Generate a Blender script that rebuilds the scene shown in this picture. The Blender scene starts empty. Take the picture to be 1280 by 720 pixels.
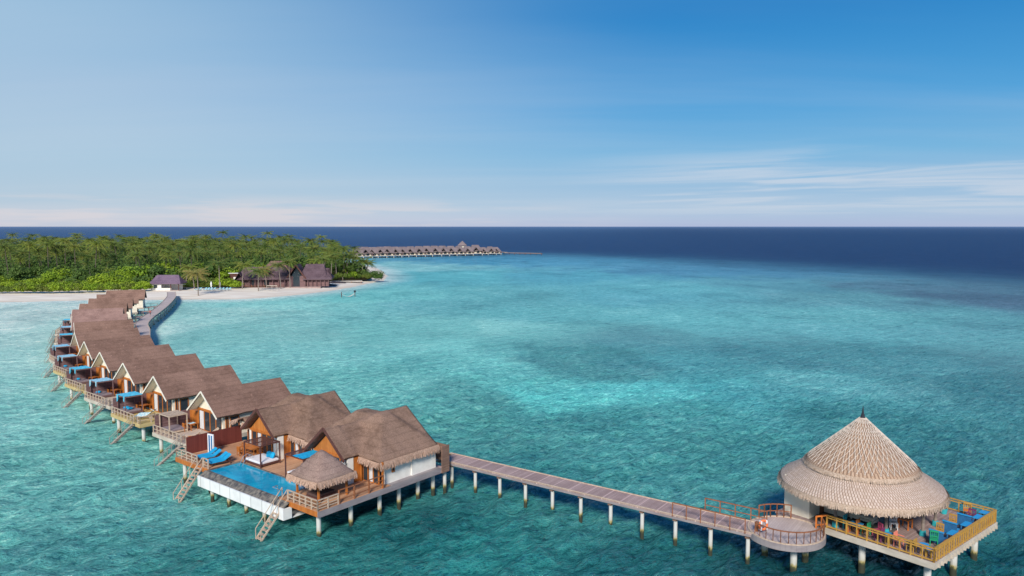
import bpy, bmesh, math, random
import numpy as np
from mathutils import Vector, Matrix, noise as mnoise
random.seed(7); np.random.seed(7)
C = bpy.context.scene
R = math.radians
col = C.collection
# ------------------------------------------------------------------ camera
CF, CH = 940.0, 25.0                       # focal length in photo pixels, camera height over the water
PITCH = math.atan(77 / CF)
cam = bpy.data.objects.new("camera", bpy.data.cameras.new("camera"))
col.objects.link(cam)
cam.location = (0, 0, CH)
cam.rotation_euler = (math.pi / 2 - PITCH, 0, 0)
cam.data.sensor_width = 36; cam.data.lens = 36 * CF / 1280
cam.data.clip_start = .5; cam.data.clip_end = 200000
C.camera = cam

def gp(px, py, z=0.0):
    """ground position (x, y) that was surveyed at a spot of the photograph, for height z"""
    dx = (px - 640) / CF; dz = -(py - 360) / CF
    d = (dx, math.cos(PITCH) + dz * math.sin(PITCH), -math.sin(PITCH) + dz * math.cos(PITCH))
    t = (z - CH) / d[2]
    return (d[0] * t, d[1] * t)

# ------------------------------------------------------------------ node helpers
def lin(c):
    o = []
    for v in c[:3]:
        v = v / 255
        o.append(v / 12.92 if v <= .04045 else ((v + .055) / 1.055) ** 2.4)
    return (o[0], o[1], o[2], 1)
class NT:
    def __init__(s, t): s.t = t
    def n(s, k, **kw):
        x = s.t.nodes.new(k)
        for a, b in kw.items(): setattr(x, a, b)
        return x
    def l(s, a, b): s.t.links.new(a, b)
    def put(s, v, sock):
        if v is None: return
        if isinstance(v, bpy.types.NodeSocket): s.l(v, sock)
        else: sock.default_value = v
    def math(s, op, a, b=None, c=None, clamp=False):
        x = s.n('ShaderNodeMath', operation=op, use_clamp=clamp)
        for i, v in enumerate((a, b, c)): s.put(v, x.inputs[i])
        return x.outputs[0]
    def mix(s, f, a, b, blend='MIX'):
        x = s.n('ShaderNodeMix', data_type='RGBA', blend_type=blend)
        s.put(f, x.inputs[0]); s.put(a, x.inputs[6]); s.put(b, x.inputs[7])
        return x.outputs[2]
    def ramp(s, f, stops, interp='LINEAR'):
        x = s.n('ShaderNodeValToRGB'); x.color_ramp.interpolation = interp
        e = x.color_ramp.elements
        e[0].position, e[0].color = stops[0][0], stops[0][1]
        e[1].position, e[1].color = stops[-1][0], stops[-1][1]
        for p, c in stops[1:-1]:
            k = e.new(p); k.color = c
        s.l(f, x.inputs[0]); return x.outputs[0]
    def sstep(s, v, a, b):
        x = s.n('ShaderNodeMapRange', interpolation_type='SMOOTHSTEP')
        s.put(v, x.inputs[0]); x.inputs[1].default_value = a; x.inputs[2].default_value = b
        return x.outputs[0]
    def noise(s, vec, scale, detail=3, rough=.55, dist=0.0):
        x = s.n('ShaderNodeTexNoise'); s.l(vec, x.inputs['Vector'])
        x.inputs['Scale'].default_value = scale; x.inputs['Detail'].default_value = detail
        x.inputs['Roughness'].default_value = rough; x.inputs['Distortion'].default_value = dist
        return x.outputs[0]
    def mapping(s, vec, scale=(1, 1, 1), rot=(0, 0, 0), loc=(0, 0, 0)):
        x = s.n('ShaderNodeMapping'); s.l(vec, x.inputs[0])
        x.inputs[1].default_value = loc; x.inputs[2].default_value = rot; x.inputs[3].default_value = scale
        return x.outputs[0]

def turned(T, vec, ang, scale, loc=(0, 0, 0)):
    """coordinates turned first, stretched after, so streaks run along the turned axis"""
    return T.mapping(T.mapping(vec, rot=(0, 0, -ang)), scale=scale, loc=loc)
# ------------------------------------------------------------------ world and sun
SUN_EL, SUN_FROM = R(34), R(186)            # sun stands behind-left of the camera; compass angle of where it stands, from +Y clockwise
w = bpy.data.worlds.new("World"); C.world = w; w.use_nodes = True
T = NT(w.node_tree); w.node_tree.nodes.clear()
tc = T.n('ShaderNodeTexCoord')
sky = T.n('ShaderNodeTexSky', sky_type='NISHITA'); sky.sun_disc = False
sky.sun_elevation = SUN_EL; sky.sun_rotation = SUN_FROM; sky.air_density = 1.2; sky.dust_density = .6; sky.ozone_density = 1.5
sep = T.n('ShaderNodeSeparateXYZ'); T.l(tc.outputs['Generated'], sep.inputs[0])
dx_, dy_, dz_ = sep.outputs
left = T.ramp(dz_, [(0, lin((198, 206, 226))), (.012, lin((203, 212, 228))), (.03, lin((180, 205, 227))), (.08, lin((172, 203, 228))), (.16, lin((166, 198, 227))), (.28, lin((154, 196, 226))), (.6, lin((90, 150, 208)))])
right = T.ramp(dz_, [(0, lin((174, 190, 226))), (.02, lin((170, 200, 230))), (.05, lin((148, 190, 227))), (.09, lin((112, 180, 226))), (.15, lin((66, 160, 221))), (.26, lin((12, 130, 203))), (.6, lin((6, 90, 168)))])
fac = T.sstep(T.math('SUBTRACT', dx_, T.math('MULTIPLY', dz_, -.55)), -.50, .36)
grad = T.mix(fac, left, right)
# cirrus: streaks laid out on a high plane
sc_ = T.math('DIVIDE', 1.0, T.math('ADD', T.math('MAXIMUM', dz_, 0.0), .06))
cmb = T.n('ShaderNodeCombineXYZ'); T.l(T.math('MULTIPLY', dx_, sc_), cmb.inputs[0]); T.l(T.math('MULTIPLY', dy_, sc_), cmb.inputs[1])
cm = turned(T, cmb.outputs[0], R(-32), (.34, .85, 1))
cn = T.noise(cm, .95, 7, .58, .8)
cirrus = T.math('MULTIPLY', T.sstep(cn, .40, .64), T.math('MULTIPLY', T.sstep(dx_, .02, .30), T.math('MULTIPLY', T.sstep(dz_, .005, .035), T.math('SUBTRACT', 1.0, T.sstep(dz_, .06, .115)))))
cn2 = T.noise(T.mapping(cmb.outputs[0], scale=(.10, .5, 1), rot=(0, 0, R(8)), loc=(4, 2, 0)), 1.0, 5, .55, .3)
veil = T.math('MULTIPLY', T.sstep(cn2, .40, .75), T.math('SUBTRACT', 1.0, T.sstep(dz_, .16, .42)))
lowc = T.math('MULTIPLY', T.sstep(T.noise(T.mapping(tc.outputs['Generated'], scale=(4, 4, 60)), 1.4, 4, .55), .42, .62), T.math('MULTIPLY', T.math('SUBTRACT', 1.0, T.sstep(dz_, .018, .045)), T.math('SUBTRACT', 1.0, T.sstep(dx_, -.35, .25))))
g1 = T.mix(T.math('MULTIPLY', veil, .16), grad, lin((214, 220, 232)))
g2 = T.mix(T.math('MULTIPLY', cirrus, .62), g1, lin((212, 220, 235)))
g3 = T.mix(T.math('MULTIPLY', lowc, .75), g2, lin((222, 218, 226)))
nish = T.n('ShaderNodeVectorMath', operation='SCALE'); T.l(sky.outputs[0], nish.inputs[0]); nish.inputs['Scale'].default_value = .07
skyc = T.mix(.12, g3, nish.outputs[0])
# below the horizon: sea-coloured
skyc = T.mix(T.sstep(dz_, -.02, 0.0), lin((60, 100, 140)), skyc)
bg = T.n('ShaderNodeBackground'); T.l(skyc, bg.inputs[0]); bg.inputs[1].default_value = 1.0
wo = T.n('ShaderNodeOutputWorld'); T.l(bg.outputs[0], wo.inputs[0])
sun = bpy.data.objects.new("sun", bpy.data.lights.new("sun", 'SUN')); col.objects.link(sun)
sun.data.energy = 4.9; sun.data.angle = R(13); sun.data.color = (1.0, .93, .84)
sd = Vector((math.sin(SUN_FROM) * math.cos(SUN_EL), math.cos(SUN_FROM) * math.cos(SUN_EL), math.sin(SUN_EL)))
sun.rotation_euler = sd.to_track_quat('Z', 'Y').to_euler()
vs = C.view_settings; vs.view_transform = 'Standard'; vs.look = 'None'; vs.gamma = 1; vs.exposure = 0.0; vs.use_curve_mapping = False
C.cycles.max_bounces = 6; C.cycles.glossy_bounces = 3; C.cycles.diffuse_bounces = 3; C.cycles.transmission_bounces = 4

# ------------------------------------------------------------------ materials
def new_mat(name):
    m = bpy.data.materials.new(name); m.use_nodes = True
    t = m.node_tree; t.nodes.clear(); T = NT(t)
    out = T.n('ShaderNodeOutputMaterial'); b = T.n('ShaderNodeBsdfPrincipled'); T.l(b.outputs[0], out.inputs[0])
    return m, T, b, out
def bump(T, b, h, strength=.4, dist=.05):
    x = T.n('ShaderNodeBump'); x.inputs['Strength'].default_value = strength; x.inputs['Distance'].default_value = dist
    T.l(h, x.inputs['Height']); T.l(x.outputs[0], b.inputs['Normal']); return x
def simple(name, c1, c2=None, scale=3, rough=.7, bmp=.0, spec=.3, metallic=0, stretch=(1, 1, 1), coords='Object', detail=4):
    m, T, b, _ = new_mat(name)
    tc = T.n('ShaderNodeTexCoord'); v = T.mapping(tc.outputs[coords], scale=stretch)
    n = T.noise(v, scale, detail, .6)
    c2 = c2 or tuple(max(0, k * .78) for k in c1)
    T.l(T.mix(T.sstep(n, .3, .7), tuple(c1[:3]) + (1,), tuple(c2[:3]) + (1,)), b.inputs['Base Color'])
    b.inputs['Roughness'].default_value = rough; b.inputs['Specular IOR Level'].default_value = spec; b.inputs['Metallic'].default_value = metallic
    if bmp: bump(T, b, T.noise(v, scale * 4, 3), bmp, .02)
    return m
def planks(name, c1, c2, width=.14, axis=0, rough=.75, gap=.35, worn=.25, panel=0):
    """boards of the given width laid side by side along object axis; each with its own tone"""
    m, T, b, _ = new_mat(name)
    tc = T.n('ShaderNodeTexCoord'); sp = T.n('ShaderNodeSeparateXYZ'); T.l(tc.outputs['Object'], sp.inputs[0])
    a = T.math('DIVIDE', sp.outputs[axis], width)
    fl = T.math('FLOOR', a); fr = T.math('FRACT', a)
    wn = T.n('ShaderNodeTexWhiteNoise', noise_dimensions='1D'); T.l(fl, wn.inputs['W'])
    st = [1.2, 1.2, 1.2]; st[axis] = 5
    n = T.noise(T.mapping(tc.outputs['Object'], scale=tuple(st)), 2.2, 5, .65)
    c = T.mix(wn.outputs[0], c1 + (1,), c2 + (1,))
    n2 = T.noise(tc.outputs['Object'], .6, 3)
    c = T.mix(T.math('MULTIPLY', T.sstep(n, .35, .75), worn), c, tuple(min(1, k * 1.5) for k in c2) + (1,))
    c = T.mix(T.math('MULTIPLY', T.sstep(n2, .4, .7), .3), c, tuple(k * .6 for k in c1) + (1,))
    if panel:
        pf = T.math('FRACT', T.math('DIVIDE', sp.outputs[axis], panel)); wn2 = T.n('ShaderNodeTexWhiteNoise', noise_dimensions='1D'); T.l(T.math('FLOOR', T.math('DIVIDE', sp.outputs[axis], panel)), wn2.inputs['W'])
        c = T.mix(T.math('MULTIPLY', wn2.outputs[0], .35), c, tuple(k * .55 for k in c1) + (1,)); c = T.mix(T.math('MULTIPLY', T.math('LESS_THAN', pf, .07), .6), c, tuple(min(1, k * 1.5) for k in c2) + (1,))
    g = T.math('LESS_THAN', fr, .09)
    c = T.mix(T.math('MULTIPLY', g, gap), c, (.02, .015, .012, 1))
    T.l(c, b.inputs['Base Color']); b.inputs['Roughness'].default_value = rough; b.inputs['Specular IOR Level'].default_value = .25
    bump(T, b, T.math('SUBTRACT', T.math('MULTIPLY', n, .3), g), .4, .02)
    return m
def thatch(name, c1, c2, c3, course=.34, amt=.3):
    m, T, b, _ = new_mat(name)
    tc = T.n('ShaderNodeTexCoord'); ob = tc.outputs['Object']
    sp = T.n('ShaderNodeSeparateXYZ'); T.l(ob, sp.inputs[0])
    big = T.noise(ob, .45, 5, .6)
    mid = T.noise(T.mapping(ob, scale=(1, 1, 2.5)), 2.6, 5, .7)
    fine = T.noise(T.mapping(ob, scale=(1, 1, .35)), 17, 4, .75)
    zz = T.math('ADD', T.math('DIVIDE', sp.outputs[2], course), T.math('MULTIPLY', mid, .55))
    fr = T.math('FRACT', zz)
    oi = T.n('ShaderNodeObjectInfo'); gp_ = T.n('ShaderNodeNewGeometry'); wp = T.noise(gp_.outputs['Position'], .32, 5, .65)
    c = T.mix(T.sstep(big, .3, .7), c1 + (1,), c2 + (1,))
    c = T.mix(T.math('MULTIPLY', oi.outputs['Random'], .8), c, c3 + (1,))
    c = T.mix(T.math('MULTIPLY', T.sstep(wp, .45, .62), .62), c, tuple(k * .66 for k in c1) + (1,))
    c = T.mix(T.math('MULTIPLY', T.math('SUBTRACT', 1.0, T.sstep(wp, .3, .45)), .45), c, tuple(k * 1.3 for k in c3) + (1,))
    c = T.mix(T.math('MULTIPLY', T.sstep(mid, .38, .68), .7), c, c3 + (1,))
    c = T.mix(T.math('MULTIPLY', T.sstep(fine, .44, .66), .62), c, tuple(k * .40 for k in c1) + (1,))
    spot = T.sstep(T.noise(T.mapping(ob, loc=(9, 3, 1)), 3.4, 2, .5), .69, .76)
    c = T.mix(T.math('MULTIPLY', spot, .35), c, tuple(min(1, k * 1.7) for k in c3) + (1,))
    c = T.mix(T.math('MULTIPLY', T.sstep(fr, .82, 1.0), amt), c, tuple(k * .35 for k in c1) + (1,))
    T.l(c, b.inputs['Base Color']); b.inputs['Roughness'].default_value = .95; b.inputs['Specular IOR Level'].default_value = .08
    h = T.math('ADD', T.math('MULTIPLY', fine, .9), T.math('ADD', T.math('MULTIPLY', fr, -.45), T.math('MULTIPLY', mid, .8)))
    bump(T, b, h, .9, .07)
    return m
M = {}
M['thatch'] = thatch('brown_thatch', (.205, .118, .088), (.25, .148, .112), (.31, .19, .145), course=.42, amt=.26)
M['thatch_new'] = thatch('reddish_thatch', (.27, .155, .13), (.32, .19, .16), (.36, .23, .195), course=.5, amt=.18)
M['thatch_lead'] = thatch('palm_thatch', (.20, .122, .086), (.245, .15, .108), (.32, .208, .155), course=.5, amt=.18)
M['thatch_gaz'] = thatch('gazebo_thatch', (.25, .165, .14), (.31, .21, .175), (.38, .27, .225), course=.4, amt=.18)
M['fringe'] = simple('thatch_fringe', (.54, .37, .28), (.36, .23, .17), 9, .95, spec=.05)
M['fringe_pav'] = simple('pale_fringe', (.56, .44, .35), (.36, .26, .19), 9, .95, spec=.05)
M['purple'] = thatch('plum_roof', (.13, .085, .15), (.17, .11, .18), (.21, .15, .20), course=.8, amt=.25)
M['darkroof'] = thatch('dark_roof', (.095, .06, .075), (.13, .085, .10), (.18, .125, .14), course=.8, amt=.25)
M['rockroof'] = thatch('blackened_thatch', (.012, .012, .02), (.018, .018, .028), (.03, .03, .04), course=.8, amt=.2)
M['redroof'] = thatch('weathered_red_roof', (.22, .10, .085), (.18, .09, .085), (.24, .14, .13), course=.8, amt=.2)
M['white'] = simple('white_plaster', (.78, .76, .70), (.68, .65, .59), 1.1, .8, .1)
M['cream'] = simple('cream_plaster', (.80, .74, .60), (.72, .65, .52), 1.1, .8, .1)
M['fascia'] = planks('white_render_panels', (.70, .72, .71), (.76, .77, .76), 1.65, 1, gap=.25, worn=.1)
M['whitewood'] = simple('white_painted_wood', (.80, .76, .66), (.70, .64, .52), 4, .6)
M['orange'] = simple('orange_stained_wood', (.50, .17, .035), (.36, .11, .022), 3, .5, .15, stretch=(1, 1, .2))
M['gablewood'] = planks('gable_boards', (.40, .14, .032), (.52, .20, .05), .16, 1, .55)
M['paleboard'] = simple('pale_railing_wood', (.55, .44, .34), (.42, .31, .23), 5, .75)
M['brownrail'] = simple('brown_railing_wood', (.33, .13, .06), (.22, .085, .04), 5, .6)
M['deck'] = planks('deck_boards', (.44, .34, .27), (.53, .43, .35), .15, 1, gap=.3)
M['deckyellow'] = planks('deck_boards_yellow', (.47, .33, .12), (.56, .42, .18), .15, 1, gap=.3)
M['deckred'] = planks('deck_boards_red', (.43, .215, .115), (.54, .31, .18), .15, 1, gap=.35)
M['deckpink'] = planks('deck_boards_pink', (.34, .235, .215), (.46, .335, .305), .16, 0, gap=.5, panel=1.65)
M['deckgrey'] = planks('deck_boards_grey', (.27, .19, .17), (.37, .27, .25), .16, 1, gap=.5)
M['jetty'] = planks('jetty_boards', (.43, .345, .32), (.52, .43, .395), .18, 0, gap=.25)
M['beam'] = simple('grey_beam', (.30, .27, .27), (.22, .19, .20), 2, .8, stretch=(.3, .3, 1))
M['palebeam'] = simple('pale_beam', (.56, .50, .42), (.42, .37, .30), 2, .8, stretch=(.3, .3, 1))
M['yellowbeam'] = simple('yellow_beam', (.55, .42, .20), (.44, .33, .15), 2, .8, stretch=(.3, .3, 1))
M['screen'] = planks('dark_screen_boards', (.15, .085, .085), (.22, .13, .13), .16, 2, gap=.5)
M['screenred'] = planks('red_screen_boards', (.13, .030, .024), (.18, .045, .035), .2, 0, gap=.4, worn=.1)
M['screenbrown'] = planks('brown_screen_boards', (.19, .11, .08), (.27, .165, .12), .12, 2, gap=.6)
M['darkwood'] = simple('dark_wood', (.12, .05, .04), (.085, .035, .028), 5, .55)
M['blue'] = simple('blue_fabric', (.012, .36, .62), (.008, .27, .52), 5, .85)
M['blueold'] = simple('faded_blue_fabric', (.05, .40, .60), (.12, .50, .66), 5, .9)
M['stripe'] = simple('pale_towel', (.72, .80, .82), (.25, .55, .65), 6, .9)
M['mattress'] = simple('white_mattress', (.74, .72, .74), (.66, .64, .66), 4, .9)
M['greymat'] = simple('grey_mattress', (.26, .21, .23), (.20, .16, .18), 4, .9)
M['darkmat'] = simple('dark_mattress', (.10, .06, .055), (.08, .05, .045), 4, .9)
M['black'] = simple('black_metal', (.02, .022, .03), (.03, .03, .04), 4, .4)
M['chrome'] = simple('steel_tube', (.75, .77, .78), (.65, .67, .68), 4, .25, metallic=.9)
M['stone'] = simple('wet_dark_stone', (.045, .045, .05), (.24, .21, .17), 2.6, .5, .3, detail=6)
M['greywood'] = simple('shaded_stair_wood', (.34, .30, .26), (.22, .19, .17), 5, .8)  # greyer wood colour paints in the shaded side of the villa stairs
M['yellow'] = simple('yellow_painted_wood', (.52, .30, .065), (.40, .22, .045), 4, .6)
M['orangepaint'] = simple('orange_paint', (.66, .20, .04), (.55, .16, .03), 4, .6)
M['bluepaint'] = simple('blue_paint', (.03, .16, .36), (.025, .12, .28), 4, .55)
M['skypaint'] = simple('light_blue_paint', (.03, .33, .66), (.03, .27, .55), 4, .5)
M['tealpaint'] = simple('teal_paint', (.03, .42, .46), (.03, .34, .38), 4, .5)
M['greenpaint'] = simple('green_paint', (.02, .32, .15), (.02, .25, .12), 4, .5)
M['pinkpaint'] = simple('pink_paint', (.45, .08, .16), (.38, .06, .13), 4, .5)
M['coralpaint'] = simple('coral_paint', (.78, .26, .18), (.70, .22, .15), 4, .5)
M['purplepaint'] = simple('purple_paint', (.20, .04, .12), (.16, .03, .10), 4, .5)
M['whitepaint'] = simple('white_paint', (.82, .82, .82), (.75, .75, .75), 4, .4)
M['ring'] = simple('orange_lifebuoy', (.80, .20, .07), (.72, .17, .05), 4, .5)
M['sand_mat'] = None
M['curtain'] = simple('white_curtain', (.70, .69, .68), (.5, .5, .52), 3, .9, stretch=(1, 8, .2))
M['net'] = simple('pale_netting', (.72, .64, .58), (.6, .52, .46), 3, .9)
M['rock'] = simple('dark_beach_rock', (.09, .065, .07), (.05, .04, .045), 2, .9, .4)
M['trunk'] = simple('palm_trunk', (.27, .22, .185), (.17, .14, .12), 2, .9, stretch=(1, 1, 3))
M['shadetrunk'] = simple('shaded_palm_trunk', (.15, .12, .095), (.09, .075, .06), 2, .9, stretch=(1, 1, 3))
M['bark'] = simple('bark', (.13, .10, .07), (.08, .06, .045), 2, .9)
def glass_mat():
    m, T, b, _ = new_mat('dark_window_glass')
    b.inputs['Base Color'].default_value = (.03, .04, .05, 1); b.inputs['Roughness'].default_value = .10; b.inputs['Specular IOR Level'].default_value = .45
    return m
M['glass'] = glass_mat()
def post_mat():
    m, T, b, _ = new_mat('concrete_pile')
    ge = T.n('ShaderNodeNewGeometry'); sp = T.n('ShaderNodeSeparateXYZ'); T.l(ge.outputs['Position'], sp.inputs[0])
    n = T.noise(T.mapping(ge.outputs['Position'], scale=(1, 1, .35)), 3.5, 5, .7); z = T.math('ADD', T.math('ADD', sp.outputs[2], .3), T.math('MULTIPLY', n, -.95))
    c = T.ramp(T.math('MULTIPLY', T.math('ADD', z, .3), 1.1), [(0, (.03, .035, .02, 1)), (.16, (.08, .08, .03, 1)), (.30, (.34, .28, .11, 1)), (.50, (.46, .45, .39, 1)), (1, (.54, .54, .51, 1))])
    T.l(c, b.inputs['Base Color']); b.inputs['Roughness'].default_value = .85
    return m
M['post'] = post_mat()
def pool_mat():
    m, T, b, _ = new_mat('pool_water')
    tc = T.n('ShaderNodeTexCoord'); ob = tc.outputs['Object']
    n = T.noise(ob, .5, 3); n2 = T.noise(ob, 3.2, 3, .6, 1.0)
    c = T.mix(T.sstep(n, .35, .7), (.003, .25, .42, 1), (.008, .38, .56, 1))
    c = T.mix(T.math('MULTIPLY', T.sstep(n2, .5, .7), .35), c, (.03, .48, .72, 1))  # pale caustic light painted into the water colour
    T.l(c, b.inputs['Base Color']); b.inputs['Roughness'].default_value = .06; b.inputs['IOR'].default_value = 1.33; b.inputs['Specular IOR Level'].default_value = .35
    bump(T, b, T.noise(ob, 4, 3), .12, .03)
    return m
M['pool'] = pool_mat()
def leaf_mat(name, a, b_, c_, sat=1):
    m, T, b, out = new_mat(name)
    oi = T.n('ShaderNodeObjectInfo'); ge = T.n('ShaderNodeNewGeometry')
    n = T.noise(ge.outputs['Position'], .35, 3); n2 = T.noise(ge.outputs['Position'], 1.7, 2)
    c = T.mix(oi.outputs['Random'], a + (1,), b_ + (1,))
    c = T.mix(T.math('MULTIPLY', T.sstep(n, .4, .7), .6), c, c_ + (1,))
    c = T.mix(T.math('MULTIPLY', T.sstep(n2, .45, .75), .4), c, tuple(k * 1.7 for k in b_) + (1,))
    T.l(c, b.inputs['Base Color']); b.inputs['Roughness'].default_value = .6; b.inputs['Specular IOR Level'].default_value = .25
    tr = T.n('ShaderNodeBsdfTranslucent'); T.l(c, tr.inputs[0])
    mx = T.n('ShaderNodeMixShader'); mx.inputs[0].default_value = .28
    T.l(b.outputs[0], mx.inputs[1]); T.l(tr.outputs[0], mx.inputs[2]); T.l(mx.outputs[0], out.inputs[0])
    return m
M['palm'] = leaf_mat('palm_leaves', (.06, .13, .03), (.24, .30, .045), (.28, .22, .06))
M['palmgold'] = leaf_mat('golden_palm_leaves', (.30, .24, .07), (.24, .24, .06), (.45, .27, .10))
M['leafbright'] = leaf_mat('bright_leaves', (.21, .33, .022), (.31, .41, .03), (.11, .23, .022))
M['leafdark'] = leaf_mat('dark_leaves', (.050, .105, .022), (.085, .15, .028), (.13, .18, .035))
M['leafolive'] = leaf_mat('olive_leaves', (.15, .19, .030), (.11, .19, .03), (.20, .19, .04))

# ------------------------------------------------------------------ object helpers
def tag(o, label=None, cat=None, group=None, kind=None):
    if label: o['label'] = label
    if cat: o['category'] = cat
    if group: o['group'] = group
    if kind: o['kind'] = kind
    return o
def empty(name, loc=(0, 0, 0), rz=0):
    o = bpy.data.objects.new(name, None); col.objects.link(o); o.location = loc; o.rotation_euler = (0, 0, rz); o.empty_display_size = .3
    return o
def kids(o): return [c for c in list(o.children)]
def copy_tree(o, parent=None):
    c = o.copy(); col.objects.link(c)
    if parent is not None: c.parent = parent; c.matrix_parent_inverse = Matrix.Identity(4)
    for k in kids(o): copy_tree(k, c)
    return c
class MB:
    def __init__(s): s.v = []; s.f = []
    def add(s, vs, fs):
        k = len(s.v); s.v += [tuple(p) for p in vs]; s.f += [tuple(i + k for i in f) for f in fs]; return s
    def box(s, x0, x1, y0, y1, z0, z1):
        return s.add([(x0, y0, z0), (x1, y0, z0), (x1, y1, z0), (x0, y1, z0), (x0, y0, z1), (x1, y0, z1), (x1, y1, z1), (x0, y1, z1)],
                     [(3, 2, 1, 0), (4, 5, 6, 7), (0, 1, 5, 4), (1, 2, 6, 5), (2, 3, 7, 6), (3, 0, 4, 7)])
    def bar(s, a, b, w=.08, h=None, n=4, w2=None):
        """beam from a to b; n=4 gives a squared timber, more a round tube"""
        a = Vector(a); b = Vector(b); h = h or w; d = (b - a).normalized()
        up = Vector((0, 0, 1)) if abs(d.z) < .95 else Vector((1, 0, 0))
        x = d.cross(up).normalized(); y = x.cross(d).normalized()
        vs = []
        for p, q in ((a, 1), (b, (w2 / w) if w2 else 1)):
            for i in range(n):
                if n == 4: cx, cy = ((-.5, -.5), (.5, -.5), (.5, .5), (-.5, .5))[i]
                else: cx, cy = .5 * math.cos(2 * math.pi * i / n), .5 * math.sin(2 * math.pi * i / n)
                vs.append(p + x * cx * w * q + y * cy * h * q)
        fs = [(i, (i + 1) % n, n + (i + 1) % n, n + i) for i in range(n)] + [tuple(range(n - 1, -1, -1)), tuple(range(n, 2 * n))]
        return s.add(vs, fs)
    def path(s, pts, w, n=6):
        for a, b in zip(pts[:-1], pts[1:]): s.bar(a, b, w, n=n)
        return s
    def quad(s, a, b, c, d): return s.add([a, b, c, d], [(0, 1, 2, 3)])
    def slab(s, pts, th):
        """polygon of 3D points thickened straight down"""
        n = len(pts)
        lo = [(p[0], p[1], p[2] - th) for p in pts]
        return s.add(list(pts) + lo, [tuple(range(n)), tuple(range(2 * n - 1, n - 1, -1))] + [(i, n + i, n + (i + 1) % n, (i + 1) % n) for i in range(n)])
    def cyl(s, x, y, z0, z1, r, n=12, r2=None):
        return s.bar((x, y, z0), (x, y, z1), 2 * r, n=n, w2=2 * r2 if r2 is not None else None)
    def build(s, name, mat, parent=None, smooth=False, bevel=0):
        me = bpy.data.meshes.new(name); me.from_pydata(s.v, [], s.f)
        bm = bmesh.new(); bm.from_mesh(me); bmesh.ops.recalc_face_normals(bm, faces=bm.faces); bm.to_mesh(me); bm.free()
        me.materials.append(mat)
        if smooth: me.polygons.foreach_set('use_smooth', [True] * len(me.polygons))
        o = bpy.data.objects.new(name, me); col.objects.link(o)
        if parent is not None: o.parent = parent
        if bevel:
            md = o.modifiers.new('bevel', 'BEVEL'); md.width = bevel; md.segments = 2; md.limit_method = 'ANGLE'
        return o
def fringe(mb, pts, lo=.18, hi=.42, w=.07, out=.1, layers=2, centre=None):
    """ragged hanging straw strips along an eave polyline"""
    for a, b in zip(pts[:-1], pts[1:]):
        a = Vector(a); b = Vector(b); L = (b - a).length; d = (b - a).normalized(); nrm = Vector((d.y, -d.x, 0))
        if centre is not None:
            if nrm.dot(((a + b) / 2 - Vector(centre))) < 0: nrm = -nrm
        for ly in range(layers):
            k = 0.0
            while k < L:
                p = a + d * min(k, L) + nrm * (.02 + .05 * ly) + Vector((0, 0, .06 - .04 * ly)); ww = w * random.uniform(.4, 1.3)
                ln = random.uniform(lo, hi); o = nrm * random.uniform(-.02, out * 2.2); sk = d * random.uniform(-.06, .06)
                q = p + d * ww
                mb.quad(p, q, q + o + sk - Vector((0, 0, ln)), p + o + sk - Vector((0, 0, ln * random.uniform(.8, 1.1))))
                k += ww * .75
    return mb
def rail(parent, pts, z0, mat, h=.95, step=1.1, name='railing', mids=2, pw=.09, cap=None):
    mb = MB()
    for a, b in zip(pts[:-1], pts[1:]):
        A = Vector((a[0], a[1], z0)); B = Vector((b[0], b[1], z0)); L = (B - A).length; n = max(1, round(L / step))
        for i in range(n + 1):
            p = A.lerp(B, i / n); mb.bar(p - Vector((0, 0, .12)), p + Vector((0, 0, h + .03)), pw)
        mb.bar(A + Vector((0, 0, h)), B + Vector((0, 0, h)), .12, .06)
        for k in range(mids):
            zz = h * (k + 1) / (mids + 1) - .02; mb.bar(A + Vector((0, 0, zz)), B + Vector((0, 0, zz)), .045, .06)
    return mb.build(name, mat, parent)
def stairs(parent, top, bot, width, mat, name='stairs', n=10):
    top = Vector(top); bot = Vector(bot); d = (bot - top); h = Vector((d.x, d.y, 0)).normalized(); sd_ = Vector((-h.y, h.x, 0)) * width / 2
    root = None
    mb = MB()
    for sgn in (-1, 1): mb.bar(top + sd_ * sgn, bot + sd_ * sgn, .06, .15)
    o = mb.build(name, mat, parent)
    tb = MB()
    for i in range(n):
        p = top + d * ((i + .5) / n)
        tb.add([p - sd_ + h * -.13, p - sd_ + h * .13, p + sd_ + h * .13, p + sd_ + h * -.13, p - sd_ + h * -.13 - Vector((0, 0, .05)), p - sd_ + h * .13 - Vector((0, 0, .05)), p + sd_ + h * .13 - Vector((0, 0, .05)), p + sd_ + h * -.13 - Vector((0, 0, .05))],
               [(0, 1, 2, 3), (7, 6, 5, 4), (0, 4, 5, 1), (1, 5, 6, 2), (2, 6, 7, 3), (3, 7, 4, 0)])
    tb.build('tread', mat, o)
    hb = MB(); up = Vector((0, 0, .9))
    for sgn in (-1, 1):
        hb.bar(top + sd_ * sgn + up, bot + sd_ * sgn + up, .05)
        for f in (0, .33, .66, 1): hb.bar(top + sd_ * sgn + d * f, top + sd_ * sgn + d * f + up, .05)
    hb.build('handrail', mat, o)
    return o
ORD = ['first', 'second', 'third', 'fourth', 'fifth', 'sixth', 'seventh', 'eighth', 'ninth', 'tenth', 'eleventh', 'twelfth', 'thirteenth', 'fourteenth', 'fifteenth', 'sixteenth']
DZ = 2.2        # deck height over the water

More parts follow.
